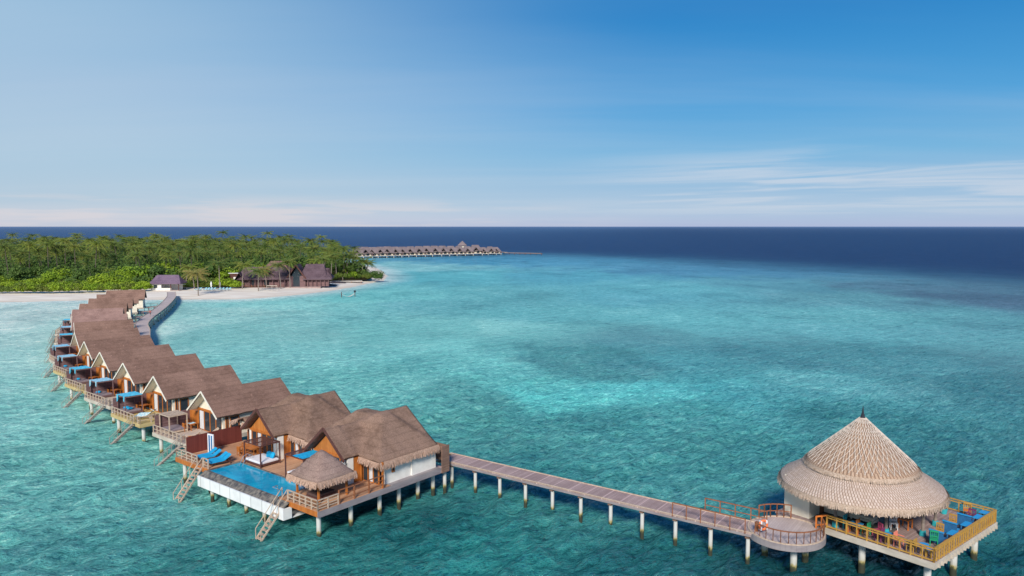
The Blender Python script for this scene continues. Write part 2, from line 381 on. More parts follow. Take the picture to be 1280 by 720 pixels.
# ================================================================== SEA
SHORE = [(-700, 235), (-169, 247), (-142, 254), (-113, 256.5), (-94, 257), gp(300, 374), gp(340, 371.5), gp(370, 369), gp(410, 364), gp(445, 358), gp(462, 354), gp(480, 351),
         gp(484, 345), gp(476, 338), gp(468, 334), (-105, 500), (-150, 600), (-300, 700), (-700, 760)]
def sdist(P, poly):
    """signed distance (positive inside) of points P (n,2) to polygon"""
    P = np.asarray(P); n = len(poly); d = np.full(len(P), 1e18); ins = np.zeros(len(P), bool)
    for i in range(n):
        a = np.array(poly[i]); b = np.array(poly[(i + 1) % n]); ab = b - a
        t = np.clip(((P - a) @ ab) / (ab @ ab), 0, 1)
        q = a + t[:, None] * ab; d = np.minimum(d, ((P - q) ** 2).sum(1))
        c = ((a[1] > P[:, 1]) != (b[1] > P[:, 1]))
        with np.errstate(divide='ignore', invalid='ignore'):
            xi = (b[0] - a[0]) * (P[:, 1] - a[1]) / (b[1] - a[1]) + a[0]
        ins ^= (c & (P[:, 0] < xi))
    d = np.sqrt(d); return np.where(ins, d, -d)
def axis(dense_a, dense_b, step, far_a, far_b, g=1.10):
    mid = list(np.arange(dense_a, dense_b, step)); r = []; x = dense_b; s = step
    while x < far_b: r.append(x); s *= g; x += s
    r.append(far_b); l = []; x = dense_a; s = step
    while x > far_a: s *= g; x -= s; l.append(x)
    return np.array(l[::-1] + mid + r)
xs = axis(-95, 75, .40, -60000, 60000, 1.05); ys = axis(38, 150, .40, -400, 90000, 1.04)
X, Y = np.meshgrid(xs, ys); P2 = np.stack([X.ravel(), Y.ravel()], 1)
# water tone control points: (px, py) surveyed spots -> tone of the water there (depth and seabed)
CP = [(20, 392, (200, 232, 226)), (60, 420, (180, 228, 222)), (20, 450, (166, 222, 216)), (30, 520, (128, 204, 199)), (60, 620, (96, 180, 176)), (20, 710, (74, 156, 156)), (150, 680, (66, 150, 150)), (120, 560, (100, 182, 176)),
      (250, 700, (46, 132, 132)), (450, 705, (34, 124, 124)), (330, 690, (44, 132, 132)), (600, 690, (34, 134, 134)), (520, 660, (20, 104, 108)), (800, 700, (26, 108, 114)), (1000, 715, (10, 74, 84)), (1240, 712, (16, 92, 100)), (1120, 715, (8, 66, 78)), (700, 570, (56, 142, 144)),
      (640, 600, (46, 132, 134)), (580, 530, (78, 164, 160)), (900, 560, (64, 148, 150)), (1200, 560, (56, 132, 138)), (1060, 520, (66, 148, 152)), (500, 480, (112, 200, 195)), (650, 470, (92, 196, 192)), (745, 440, (78, 156, 160)), (754, 457, (76, 154, 158)), (720, 450, (82, 162, 164)), (790, 450, (74, 150, 158)), (690, 452, (80, 155, 160)), (800, 428, (84, 160, 168)), (930, 440, (76, 150, 160)), (980, 455, (74, 146, 156)), (1040, 448, (80, 156, 164)), (1150, 450, (82, 158, 166)), (539, 410, (124, 212, 208)), (565, 430, (122, 212, 208)), (590, 449, (116, 210, 206)), (625, 462, (110, 206, 204)), (657, 474, (100, 208, 206)), (696, 494, (92, 208, 206)), (730, 492, (94, 212, 208)), (770, 484, (92, 206, 206)), (813, 480, (96, 206, 208)), (872, 478, (92, 198, 202)), (920, 482, (88, 186, 192)), (850, 448, (84, 170, 178)), (640, 432, (104, 190, 190)), (600, 500, (86, 170, 168)), (560, 480, (92, 176, 174)), (700, 525, (74, 160, 160)), (760, 520, (72, 158, 160)), (620, 545, (70, 152, 152)), (480, 440, (118, 204, 200)), (540, 380, (96, 184, 190)), (620, 370, (92, 184, 190)), (700, 392, (98, 192, 196)), (1000, 410, (96, 188, 194)), (850, 360, (92, 188, 198)), (950, 358, (82, 164, 180)),
      (600, 420, (112, 198, 196)), (850, 466, (78, 172, 178)), (800, 520, (70, 160, 162)), (1000, 480, (90, 176, 182)), (1250, 480, (66, 136, 144)), (900, 400, (98, 194, 198)), (1100, 400, (98, 190, 194)),
      (1250, 410, (88, 172, 180)), (1050, 370, (90, 168, 178)), (1250, 372, (66, 110, 136)), (1150, 362, (74, 128, 150)), (700, 345, (72, 172, 192)), (550, 345, (88, 192, 202)), (640, 326, (60, 156, 190)), (860, 338, (62, 146, 180)), (780, 370, (86, 182, 194)), (400, 380, (138, 220, 215)), (260, 392, (160, 224, 218)),
      (300, 420, (132, 206, 202)), (500, 370, (110, 206, 206)), (360, 440, (128, 206, 202)), (440, 375, (120, 215, 212)), (480, 335, (130, 205, 210)), (420, 500, (110, 196, 190)), (-300, 500, (100, 190, 186)), (1500, 500, (50, 115, 125)), (-500, 700, (70, 150, 150)), (1600, 700, (18, 90, 100))]
cpx = np.array([gp(a, b) for a, b, _ in CP]); cpc = np.array([lin(c)[:3] for _, _, c in CP])
wx_ = np.array([(mnoise.noise(Vector((p[0] * .055, p[1] * .035, 0))) + .5 * mnoise.noise(Vector((p[0] * .16, p[1] * .11, 4))), mnoise.noise(Vector((p[0] * .055, p[1] * .035, 9))) + .5 * mnoise.noise(Vector((p[0] * .16, p[1] * .11, 13)))) for p in P2])
PW = P2 + wx_ * np.clip(np.hypot(P2[:, 0], P2[:, 1]), 0, 700)[:, None] * np.array([[.05, .075]])
num = np.zeros((len(P2), 3)); den = np.zeros(len(P2))
for p, c in zip(cpx, cpc):
    dd = PW - p; r = math.hypot(*p)
    # the sounding is relative to range: nearer spots are known at a finer scale
    wgt = 1.0 / (((dd ** 2).sum(1) / (r * r)) + .0005) ** 2
    num += wgt[:, None] * c; den += wgt
colr = num / den[:, None] * np.array([1.0, 1.0, .95]); lum = colr.mean(1)[:, None]; colr = (colr * .92 + lum * .08) * np.array([1.10, 1.06, 1.04])
EDGE = [gp(x, y) for x, y in [(-900, 321), (300, 320.5), (480, 320.5), (640, 319.5), (800, 325), (900, 331), (1000, 337), (1100, 344), (1200, 351), (1290, 358), (1700, 395), (2600, 480)]]
lagoon = EDGE + [(400, -500), (-3000, -500), (-3000, 600)]
sd1 = sdist(P2, lagoon)
wob = np.array([mnoise.noise(Vector((p[0] * .012, p[1] * .008, 0))) + .5 * mnoise.noise(Vector((p[0] * .04, p[1] * .03, 3))) for p in P2]) * 22
k = 1 / (1 + np.exp(-(sd1 + wob + 6) / (7 + .035 * np.hypot(P2[:, 0], P2[:, 1]))))
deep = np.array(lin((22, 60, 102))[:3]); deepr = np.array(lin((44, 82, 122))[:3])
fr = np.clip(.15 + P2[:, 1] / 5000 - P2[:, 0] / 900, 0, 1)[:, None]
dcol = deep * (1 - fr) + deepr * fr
f2 = np.clip((np.hypot(P2[:, 0], P2[:, 1]) - 2500) / 22000, 0, 1)[:, None]; dcol = dcol * (1 - f2) + np.array(lin((84, 112, 150))[:3]) * f2  # horizon haze painted in: far sea lightens with distance
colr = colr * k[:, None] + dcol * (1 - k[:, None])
sdl = sdist(P2, SHORE)
sh = np.clip(1 + sdl / 16, 0, 1)[:, None] ** 1.5
colr = colr * (1 - sh * .75) + np.array(lin((225, 240, 232))[:3]) * sh * .75
# wave height: sum of wind-driven crests, fading with distance
H = np.zeros(len(P2)); rng = np.random.RandomState(3)
for i in range(46):
    lam = 1.1 * (1.1 ** (i * .55)); th = R(131) + rng.normal(0, .55); kk = 2 * math.pi / lam
    ph = rng.uniform(0, 6.28); wx = P2[:, 0] * math.cos(th) + P2[:, 1] * math.sin(th) + ph
    warp = .35 * lam * np.sin(P2[:, 0] * .31 / lam ** .5 + i) * np.cos(P2[:, 1] * .27 / lam ** .5 + 2 * i)
    s_ = np.sin(kk * (wx + warp)); H += ((1 - np.abs(s_)) ** 1.5 * 2 - .8) * lam * .0085
fade = np.exp(-np.clip(np.hypot(P2[:, 0], P2[:, 1]) - 90, 0, None) / 60)
inner = np.clip((P2[:, 0] + 110) / 15, 0, 1) * np.clip((90 - P2[:, 0]) / 15, 0, 1) * np.clip((170 - P2[:, 1]) / 20, 0, 1) * np.clip((P2[:, 1] - 30) / 8, 0, 1)
H = H * fade * inner
nx, ny = len(xs), len(ys)
me = bpy.data.meshes.new('sea')
idx = np.arange(nx * ny).reshape(ny, nx)
F = np.stack([idx[:-1, :-1], idx[:-1, 1:], idx[1:, 1:], idx[1:, :-1]], -1).reshape(-1, 4)
V = np.column_stack([P2, H])
me.vertices.add(len(V)); me.vertices.foreach_set('co', V.ravel())
me.loops.add(F.size); me.loops.foreach_set('vertex_index', F.ravel())
me.polygons.add(len(F)); me.polygons.foreach_set('loop_start', np.arange(0, F.size, 4)); me.polygons.foreach_set('loop_total', np.full(len(F), 4))
me.update(); me.polygons.foreach_set('use_smooth', [True] * len(F))
ca = me.color_attributes.new('depth_tone', 'FLOAT_COLOR', 'POINT')
ca.data.foreach_set('color', np.column_stack([colr, k]).ravel())
sea = bpy.data.objects.new('sea', me); col.objects.link(sea); tag(sea, 'turquoise lagoon water deepening to dark blue open sea', kind='structure')
SEA_ALB = 1.02
def sea_mat():
    m, T, b, out = new_mat('sea_water')
    T.t.nodes.remove(b)
    at = T.n('ShaderNodeAttribute', attribute_name='depth_tone'); ge = T.n('ShaderNodeNewGeometry'); pos = ge.outputs['Position']
    sp = T.n('ShaderNodeSeparateXYZ'); T.l(pos, sp.inputs[0])
    dist = T.n('ShaderNodeVectorMath', operation='LENGTH'); T.l(pos, dist.inputs[0]); dv = dist.outputs['Value']
    # seabed: coral heads, sand ripples, weed
    n1 = T.noise(T.mapping(pos, scale=(1, .7, 1)), .042, 8, .68, .5)
    n2 = T.noise(T.mapping(pos, scale=(1, .8, 1), loc=(30, 7, 0)), .22, 5, .65, .4)
    n3 = T.noise(pos, .011, 5, .6, .5)
    c = T.mix(1.0, at.outputs['Color'], (SEA_ALB,) * 3 + (1,), 'MULTIPLY')
    lag = at.outputs['Alpha']
    dark = T.mix(1.0, c, (.50, .62, .66, 1), 'MULTIPLY'); light = T.mix(1.0, c, (1.6, 1.28, 1.24, 1), 'MULTIPLY')
    c = T.mix(T.math('MULTIPLY', T.sstep(n1, .51, .62), T.math('MULTIPLY', lag, .50)), c, dark)
    c = T.mix(T.math('MULTIPLY', T.math('SUBTRACT', 1.0, T.sstep(n1, .36, .47)), T.math('MULTIPLY', lag, .55)), c, light)
    c = T.mix(T.math('MULTIPLY', T.sstep(n2, .52, .75), T.math('MULTIPLY', lag, .35)), c, dark)
    c = T.mix(T.math('MULTIPLY', T.sstep(n3, .5, .68), T.math('MULTIPLY', lag, .45)), c, dark)
    # ripples
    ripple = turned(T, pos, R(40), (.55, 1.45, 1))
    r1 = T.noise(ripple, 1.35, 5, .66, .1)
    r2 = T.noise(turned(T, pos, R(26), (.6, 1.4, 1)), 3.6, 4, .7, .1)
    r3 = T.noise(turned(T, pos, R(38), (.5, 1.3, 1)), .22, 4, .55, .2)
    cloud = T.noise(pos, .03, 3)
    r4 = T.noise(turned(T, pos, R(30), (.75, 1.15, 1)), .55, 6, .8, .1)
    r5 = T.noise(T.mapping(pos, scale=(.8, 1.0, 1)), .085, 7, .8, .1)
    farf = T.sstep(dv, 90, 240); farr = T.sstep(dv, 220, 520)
    # wave shading painted into the colour: dark dashes for steep faces, pale for crests
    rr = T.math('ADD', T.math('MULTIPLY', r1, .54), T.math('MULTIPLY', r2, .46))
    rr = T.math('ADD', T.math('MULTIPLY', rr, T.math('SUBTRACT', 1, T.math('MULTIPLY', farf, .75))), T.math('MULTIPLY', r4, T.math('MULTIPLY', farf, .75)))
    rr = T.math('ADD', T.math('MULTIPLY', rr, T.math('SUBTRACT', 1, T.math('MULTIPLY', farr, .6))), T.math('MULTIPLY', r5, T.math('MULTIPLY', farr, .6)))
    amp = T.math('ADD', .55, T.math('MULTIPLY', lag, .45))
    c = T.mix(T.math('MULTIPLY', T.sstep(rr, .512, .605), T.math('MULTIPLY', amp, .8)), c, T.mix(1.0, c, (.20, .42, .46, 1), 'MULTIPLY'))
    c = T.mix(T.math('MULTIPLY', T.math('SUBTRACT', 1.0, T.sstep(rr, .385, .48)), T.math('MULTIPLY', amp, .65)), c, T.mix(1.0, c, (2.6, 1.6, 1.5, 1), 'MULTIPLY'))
    h = T.math('ADD', T.math('MULTIPLY', r1, .75), T.math('ADD', T.math('MULTIPLY', r2, .30), T.math('MULTIPLY', r3, 1.3)))
    h = T.math('MULTIPLY', h, T.math('ADD', -.7, T.math('MULTIPLY', cloud, -.6)))
    bp = T.n('ShaderNodeBump'); bp.inputs['Strength'].default_value = 1.0; bp.inputs['Distance'].default_value = .8; T.l(h, bp.inputs['Height'])
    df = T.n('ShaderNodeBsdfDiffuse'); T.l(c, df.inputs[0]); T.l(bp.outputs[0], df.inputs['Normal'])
    gl = T.n('ShaderNodeBsdfGlossy'); gl.inputs['Roughness'].default_value = .10; T.l(bp.outputs[0], gl.inputs['Normal'])
    fz = T.n('ShaderNodeFresnel'); fz.inputs['IOR'].default_value = 1.33; T.l(bp.outputs[0], fz.inputs['Normal'])
    # a rough sea never reaches mirror reflectance at grazing angles
    f = T.math('MULTIPLY', T.math('MINIMUM', fz.outputs[0], .42), T.math('ADD', .35, T.math('MULTIPLY', lag, .45)))
    mx = T.n('ShaderNodeMixShader'); T.l(f, mx.inputs[0]); T.l(df.outputs[0], mx.inputs[1]); T.l(gl.outputs[0], mx.inputs[2]); T.l(mx.outputs[0], out.inputs[0])
    return m
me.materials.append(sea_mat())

# ================================================================== ISLAND GROUND
def island():
    xs = np.concatenate([np.arange(-700, -200, 12), np.arange(-200, -40, 1.6)]); ys = np.concatenate([np.arange(228, 380, 1.3), np.arange(380, 800, 10)])
    X, Y = np.meshgrid(xs, ys); P = np.stack([X.ravel(), Y.ravel()], 1); d = sdist(P, SHORE)
    z = np.where(d > 0, 1.15 * (1 - np.exp(-d / 13)), d * .09)
    z = np.clip(z, -1.5, 1.3) + np.array([.10 * mnoise.noise(Vector((p[0] * .12, p[1] * .2, 0))) for p in P])
    nx, ny = len(xs), len(ys); mb = MB(); mb.v = [tuple(v) for v in np.column_stack([P, z])]
    for j in range(ny - 1):
        for i in range(nx - 1):
            a = j * nx + i
            if max(d[a], d[a + 1], d[a + nx], d[a + nx + 1]) > -9: mb.f.append((a, a + 1, a + nx + 1, a + nx))
    m, T, b, _ = new_mat('coral_sand')
    ge = T.n('ShaderNodeNewGeometry'); n = T.noise(T.mapping(ge.outputs['Position'], scale=(.4, 1.6, 1)), .25, 5, .6); n2 = T.noise(ge.outputs['Position'], 2.5, 4, .7)
    sp = T.n('ShaderNodeSeparateXYZ'); T.l(ge.outputs['Position'], sp.inputs[0])
    c = T.mix(T.sstep(n, .35, .7), (.80, .73, .62, 1), (.66, .56, .46, 1))
    wet = T.math('SUBTRACT', 1.0, T.sstep(sp.outputs[2], .08, .45))
    c = T.mix(T.math('MULTIPLY', wet, .45), c, (.50, .40, .30, 1))
    c = T.mix(T.math('MULTIPLY', T.sstep(n2, .62, .75), .3), c, (.35, .27, .2, 1))
    T.l(c, b.inputs['Base Color']); b.inputs['Roughness'].default_value = .9; bump(T, b, n2, .4, .08)
    o = mb.build('beach', m, smooth=True)
    for v in [v for v in o.data.vertices][:0]: pass
    tag(o, 'pale coral sand of the island beach', kind='structure')
    # forest floor, a sheet above the sand
    FL = [(-700, 268), (-185, 277), (-156, 284), (-140, 289), (-126, 294), (-108, 296), (-96, 296), (-88, 318), (-74, 332), (-64, 338), (-66, 352), (-86, 400), (-112, 500), (-160, 590), (-300, 690), (-700, 740)]
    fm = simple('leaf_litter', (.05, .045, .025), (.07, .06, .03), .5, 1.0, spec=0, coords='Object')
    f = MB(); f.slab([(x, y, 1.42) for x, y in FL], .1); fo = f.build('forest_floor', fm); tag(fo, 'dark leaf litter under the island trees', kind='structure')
island()

# ================================================================== LEAD POOL VILLA  (local x = s into the building, y = t to the left)
LO, LA = (-15.57, 58.57), R(51.5)
def lw(s, t, z=0):
    c, sn = math.cos(LA), math.sin(LA); return (LO[0] + c * s - sn * t, LO[1] + sn * s + c * t, z)
def wing_z(s, t, t0, s0):
    """thatched roof surface of one wing; None outside its footprint"""
    cands = []
    g = 7.0 - .87 * abs(t - (t0 + 5.65))
    if 5.0 + s0 <= s <= 10.5 + s0 and abs(t - t0 - 5.65) <= 2.78: cands.append(g)
    if 6.7 + s0 <= s <= 14.0 and t0 + .2 <= t <= t0 + 11.0:
        e = min(s - (6.7 + s0), (14.0 - s) * 1.3 + .15, t - (t0 + .2), (t0 + 11.0) - t) * .86
        cands.append(min(7.45, 4.42 + e))
        if s > 9.2: cands.append(min(7.65 - .775 * abs(t - (t0 + 4.4)), 4.42 + (s - 6.7 - s0) * .95))
    if t0 > 5 and 6.2 + s0 <= s <= 9.0 and t0 + 11.0 < t <= t0 + 12.4: cands.append(4.5 + (t0 + 12.4 - t) * .35)
    if not cands: return None
    m = max(cands); k = 5.0
    v = m + math.log(sum(math.exp(k * (c - m)) for c in cands)) / k - (.0 if len(cands) == 1 else .08)
    return v
def lead_roof(parent, t0, s0):
    st = .2; ns = int(round(9.4 / st)); nt = int(round(13.2 / st)); V = {}; mb = MB()
    S = [5.0 + s0 + i * st for i in range(ns + 1)]; TT = [t0 + .2 + j * st for j in range(nt + 1)]
    def val(s, t):
        vs = [wing_z(s + a, t + b, t0, s0) for a in (-1e-3, 1e-3) for b in (-1e-3, 1e-3)]
        vs = [v for v in vs if v is not None]; return max(vs) if vs else None
    for i, s in enumerate(S):
        for j, t in enumerate(TT):
            z = val(s, t)
            if z is not None: V[i, j] = len(mb.v); mb.v.append((s, t, z + .05 * mnoise.noise(Vector((s * 1.3, t * 1.3, t0)))))
    for i in range(ns):
        for j in range(nt):
            c = wing_z(S[i] + st / 2, TT[j] + st / 2, t0, s0)
            q = [(i, j), (i + 1, j), (i + 1, j + 1), (i, j + 1)]
            if c is not None and all(p in V for p in q): mb.f.append(tuple(V[p] for p in q))
    used = sorted({i for f in mb.f for i in f}); mp = {a: b for b, a in enumerate(used)}; mb.v = [mb.v[a] for a in used]; mb.f = [tuple(mp[i] for i in f) for f in mb.f]
    o = mb.build('roof', M['thatch_lead'], parent, smooth=True)
    # orient upward then thicken downwards
    bm = bmesh.new(); bm.from_mesh(o.data)
    if sum(f.normal.z for f in bm.faces) < 0: bmesh.ops.reverse_faces(bm, faces=bm.faces)
    bm.to_mesh(o.data); bm.free()
    sl = o.modifiers.new('thick', 'SOLIDIFY'); sl.thickness = .16; sl.offset = -1
    return o
def door_set(parent, x, y0, y1, z0, z1, n, face=-1, curtain=(), name='glass_door', frame='orange'):
    """timber framed glazed doors in a wall at x, spanning y; face=-1 looks towards -x"""
    f = MB(); fw = .11
    f.box(x - .06, x + .06, y0, y1, z1 - fw, z1); f.box(x - .06, x + .06, y0, y1, z0, z0 + .06)
    for i in range(n + 1):
        yy = y0 + (y1 - y0 - fw) * i / n; f.box(x - .06, x + .06, yy, yy + fw, z0 + .06, z1 - fw)
    o = f.build(name, M[frame], parent)
    g = MB(); g.box(x - .012, x + .012, y0 + fw, y1 - fw, z0 + .061, z1 - fw - .001); g.build('pane', M['glass'], o)
    if curtain:
        for a in curtain:
            w_ = (y1 - y0) / n; yy = y0 + w_ * a; MB().box(x + face * .03 - .01, x + face * .03 + .01, yy + fw + .01, yy + w_ * .75, z0 + .1, z1 - fw - .03).build('curtain', M['curtain'], o)
    return o
def side_window(parent, y, x0, x1, z0, z1, frame='orange', name='window', face=-1):
    f = MB(); fw = .09
    f.box(x0, x1, y - .05, y + .05, z1 - fw, z1); f.box(x0, x1, y - .05, y + .05, z0, z0 + fw)
    f.box(x0, x0 + fw, y - .05, y + .05, z0 + fw, z1 - fw); f.box(x1 - fw, x1, y - .05, y + .05, z0 + fw, z1 - fw)
    o = f.build(name, M[frame], parent)
    g = MB(); g.box(x0 + fw, x1 - fw, y - .015, y + .015, z0 + fw, z1 - fw); g.build('pane', M['glass'], o)
    return o
lead = empty('pool_villa', (LO[0], LO[1], 0), LA)
tag(lead, 'large double-gabled thatched villa with blue pool on white piles', 'villa')
# deck
mb = MB(); mb.slab([(0, 0, DZ), (7.9, 0, DZ), (7.9, 22.9, DZ), (0.2, 22.9, DZ), (0.2, 16.8, DZ), (3.5, 16.8, DZ), (3.5, 5.2, DZ), (0, 5.2, DZ)], .14)
mb.build('deck', M['deckred'], lead)
MB().box(-.03, 0.0, -.02, 5.2, DZ - .45, DZ - .02).build('fascia_board', M['orange'], lead)
MB().box(.17, .2, 16.8, 22.9, DZ - .45, DZ - .02).box(.17, 8, 22.9, 22.93, DZ - .45, DZ - .02).build('fascia_board', M['orange'], lead)
mb = MB()
mb.box(-.05, 14.2, -.08, -.03, DZ - .50, DZ + .0)
for s in (.6, 4.0, 7.5, 11.0, 14.0): mb.box(s - .14, s + .14, .1, 22.6, DZ - .62, DZ - .30)
for t in (.6, 5.5, 11, 16.5, 22.2): mb.box(.3, 14.2, t - .12, t + .12, DZ - .45, DZ - .15)
mb.build('floor_beam', M['beam'], lead)
mb = MB(); mb.slab([(7.9, 0.1, DZ - .01), (14.1, .1, DZ - .01), (14.1, 22, DZ - .01), (7.9, 22, DZ - .01)], .16); mb.build('floor', M['beam'], lead)
for s, t in [(.6, .7), (3.9, .7), (7.2, .8), (9.6, .9), (12.0, .9), (14.0, .9), (.8, 17.6), (.8, 22.3), (4.5, 22.3), (8, 22.3), (12, 22), (1.6, 5.0), (8, 8), (12, 8), (8, 14), (12, 14), (4, 11), (4, 17), (14, 5)]:
    MB().cyl(s, t, -3, DZ - .45, .19, 12).build('pile', M['post'], lead, smooth=False)
for t in (7.2, 10.0, 12.8, 15.6): MB().cyl(-.15, t, -3, .9, .17, 12).build('pile', M['post'], lead)
# pool
PZ0, PZ1 = -1.25, .0
mb = MB()
mb.add([(-.62, 3.7, 1.76), (-.62, 17.0, 1.76), (-.02, 17.0, 2.14), (-.02, 3.7, 2.14)], [(0, 1, 2, 3)])
mb.box(-.02, .16, 5.21, 16.79, .9, 2.15); mb.box(3.3, 3.49, 5.21, 16.79, .9, 2.19); mb.box(.16, 3.3, 5.21, 5.5, .9, 2.19); mb.box(.16, 3.3, 16.5, 16.79, .9, 2.19)
mb.build('pool_rim', M['stone'], lead)
mb = MB(); mb.box(-.74, -.62, 3.6, 17.1, .80, 1.78); mb.box(-.62, .1, 3.6, 3.7, .80, 1.76); mb.box(-.62, .1, 17.0, 17.1, .80, 1.76); mb.box(-.62, 3.5, 3.7, 17.0, .74, .8)
mb.build('pool_shell', M['fascia'], lead)
MB().box(.16, 3.3, 5.5, 16.5, 1.0, 2.135).build('pool_water', M['pool'], lead)
for t in (15.2, 15.7, 5.9): MB().path([(3.9, t, DZ), (3.9, t, DZ + .75), (3.6, t, DZ + .9), (3.2, t, DZ + .75), (2.7, t, DZ - .1)], .055).build('pool_handrail', M['chrome'], lead)
MB().path([(.0, 5.4, DZ), (0, 5.4, DZ + 1.0), (-.5, 5.4, DZ + 1.0), (-.5, 4.7, DZ + 1.0), (0, 4.7, DZ + .7)], .055).build('stair_handrail', M['chrome'], lead)
# railings
rail(lead, [(.05, .05), (.05, 4.0)], DZ, M['paleboard'], h=.9, step=.8)
rail(lead, [(.05, .05), (2.1, .05)], DZ, M['paleboard'], h=.9, step=1.0, mids=3)
rail(lead, [(2.2, .05), (7.0, .05)], DZ, M['brownrail'], h=1.15, step=1.6, mids=2, pw=.12)
rail(lead, [(.25, 18.9), (.25, 22.8), (1.2, 22.8)], DZ, M['paleboard'], h=.9, step=.9)
rail(lead, [(.25, 16.9), (.25, 17.7)], DZ, M['paleboard'], h=.9, step=.8)
stairs(lead, (.1, 4.55, DZ), (-2.4, 4.7, -.6), .8, M['paleboard'])
stairs(lead, (.2, 18.3, DZ), (-2.4, 18.0, -.6), .8, M['paleboard'])
# screens
mb = MB(); mb.box(1.3, 7.4, 22.75, 22.85, DZ, DZ + 1.75); mb.build('privacy_screen', M['screenred'], lead)
mb = MB(); mb.box(14.15, 15.15, -.2, -.1, DZ - .5, DZ + 2.05); mb.box(15.05, 15.15, -.1, 3.6, DZ + .4, DZ + 2.0)
mb.build('privacy_screen', M['screenbrown'], lead)
mb = MB(); mb.slab([(14.1, -.1, DZ - .3), (15.2, -.1, DZ - .3), (15.2, 5, DZ - .3), (14.1, 5, DZ - .3)], .15); mb.build('rear_deck', M['deckpink'], lead)
MB().cyl(15.0, .3, -3, DZ - .45, .17).build('pile', M['post'], lead)
for (t0, s0) in ((0.0, 0.0), (10.9, .3)):
    lead_roof(lead, t0, s0)
    fr_ = MB(); e = 4.40
    a = s0
    fringe(fr_, [(6.7 + a, t0 + .2, e), (6.7 + a, t0 + 2.85, e + .1)], .35, .62, centre=(10, t0 + 5, 4))
    fringe(fr_, [(6.7 + a, t0 + 8.45, e + .1), (6.7 + a, t0 + 11.0, e)], .35, .62, centre=(10, t0 + 5, 4))
    if t0 == 0: fringe(fr_, [(6.7 + a, .2, e), (14.0, .2, e)], .4, .7, layers=3, centre=(10, t0 + 5, 4))
    fringe(fr_, [(14.0, t0 + .2, e), (14.0, t0 + 11.0, e)], .2, .4, centre=(10, t0 + 5, 4))
    if t0: fringe(fr_, [(6.2 + a, t0 + 12.4, 4.45), (6.2 + a, t0 + 11.0, 4.9)], .25, .5, centre=(10, t0 + 5, 4)); fringe(fr_, [(6.2 + a, t0 + 12.4, 4.45), (9.0, t0 + 12.4, 4.45)], .25, .5, centre=(10, t0 + 5, 4))
    fr_.build('thatch_fringe', M['fringe'], lead)
    tc_ = t0 + 5.65; sx = 5.75 + a
    # gable: barge boards, timber infill, glazed doors
    b_ = MB()
    for sg in (-1, 1): b_.bar((4.96 + a, tc_, 6.98), (4.96 + a, tc_ + sg * 2.85, 4.48), .07, .26)
    b_.build('barge_board', M['darkwood'], lead)
    g = MB(); g.add([(sx, tc_ - 2.3, 4.6), (sx, tc_ + 2.3, 4.6), (sx, tc_, 6.62), (sx + .1, tc_ - 2.3, 4.6), (sx + .1, tc_ + 2.3, 4.6), (sx + .1, tc_, 6.62)], [(0, 1, 2), (5, 4, 3), (0, 3, 4, 1), (1, 4, 5, 2), (2, 5, 3, 0)])
    g.build('gable_panel', M['gablewood'], lead)
    MB().box(sx - .1, sx + .2, tc_ - 2.35, tc_ + 2.35, 4.42, 4.62).build('lintel', M['orange'], lead)
    door_set(lead, sx + .06, tc_ - 2.2, tc_ + 2.2, DZ, 4.42, 5, curtain=(3, 0))
    for sg in (-1, 1):
        y_ = tc_ + sg * 2.36; MB().box(sx - .05, sx + .55, y_ - .13, y_ + .13, DZ, 4.5).build('wall', M['white'], lead); MB().box(sx + .55, 7.4, y_ - .10, y_ + .10, DZ, 4.45).build('timber_wall', M['orange'], lead)
    door_set(lead, 7.35, t0 + .95, t0 + 3.15, DZ, 4.6, 3, curtain=(1,), frame='orange')
    door_set(lead, 7.35, t0 + 8.2, t0 + 10.6, DZ, 4.6, 3, curtain=(1,), frame='orange')
wl = MB()
wl.box(7.95, 10.9, .62, .80, 1.75, 4.45); wl.box(10.9, 14.0, .50, .80, 1.85, 4.42); wl.box(13.7, 13.85, .8, 21.6, 1.9, 4.35); wl.box(8.1, 13.8, 21.6, 21.8, 2, 4.3)
wl.box(6.9, 7.95, .0, .04, DZ - .5, DZ - .0)
wl.box(7.75, 7.95, .62, .95, DZ, 4.7)
wl.build('wall', M['white'], lead)
side_window(lead, .60, 8.5, 8.85, 3.1, 4.2)
for y_ in (.1, 3.0): MB().bar((7.0, y_, DZ), (7.0, y_, 4.5), .14).build('porch_post', M['orange'], lead)

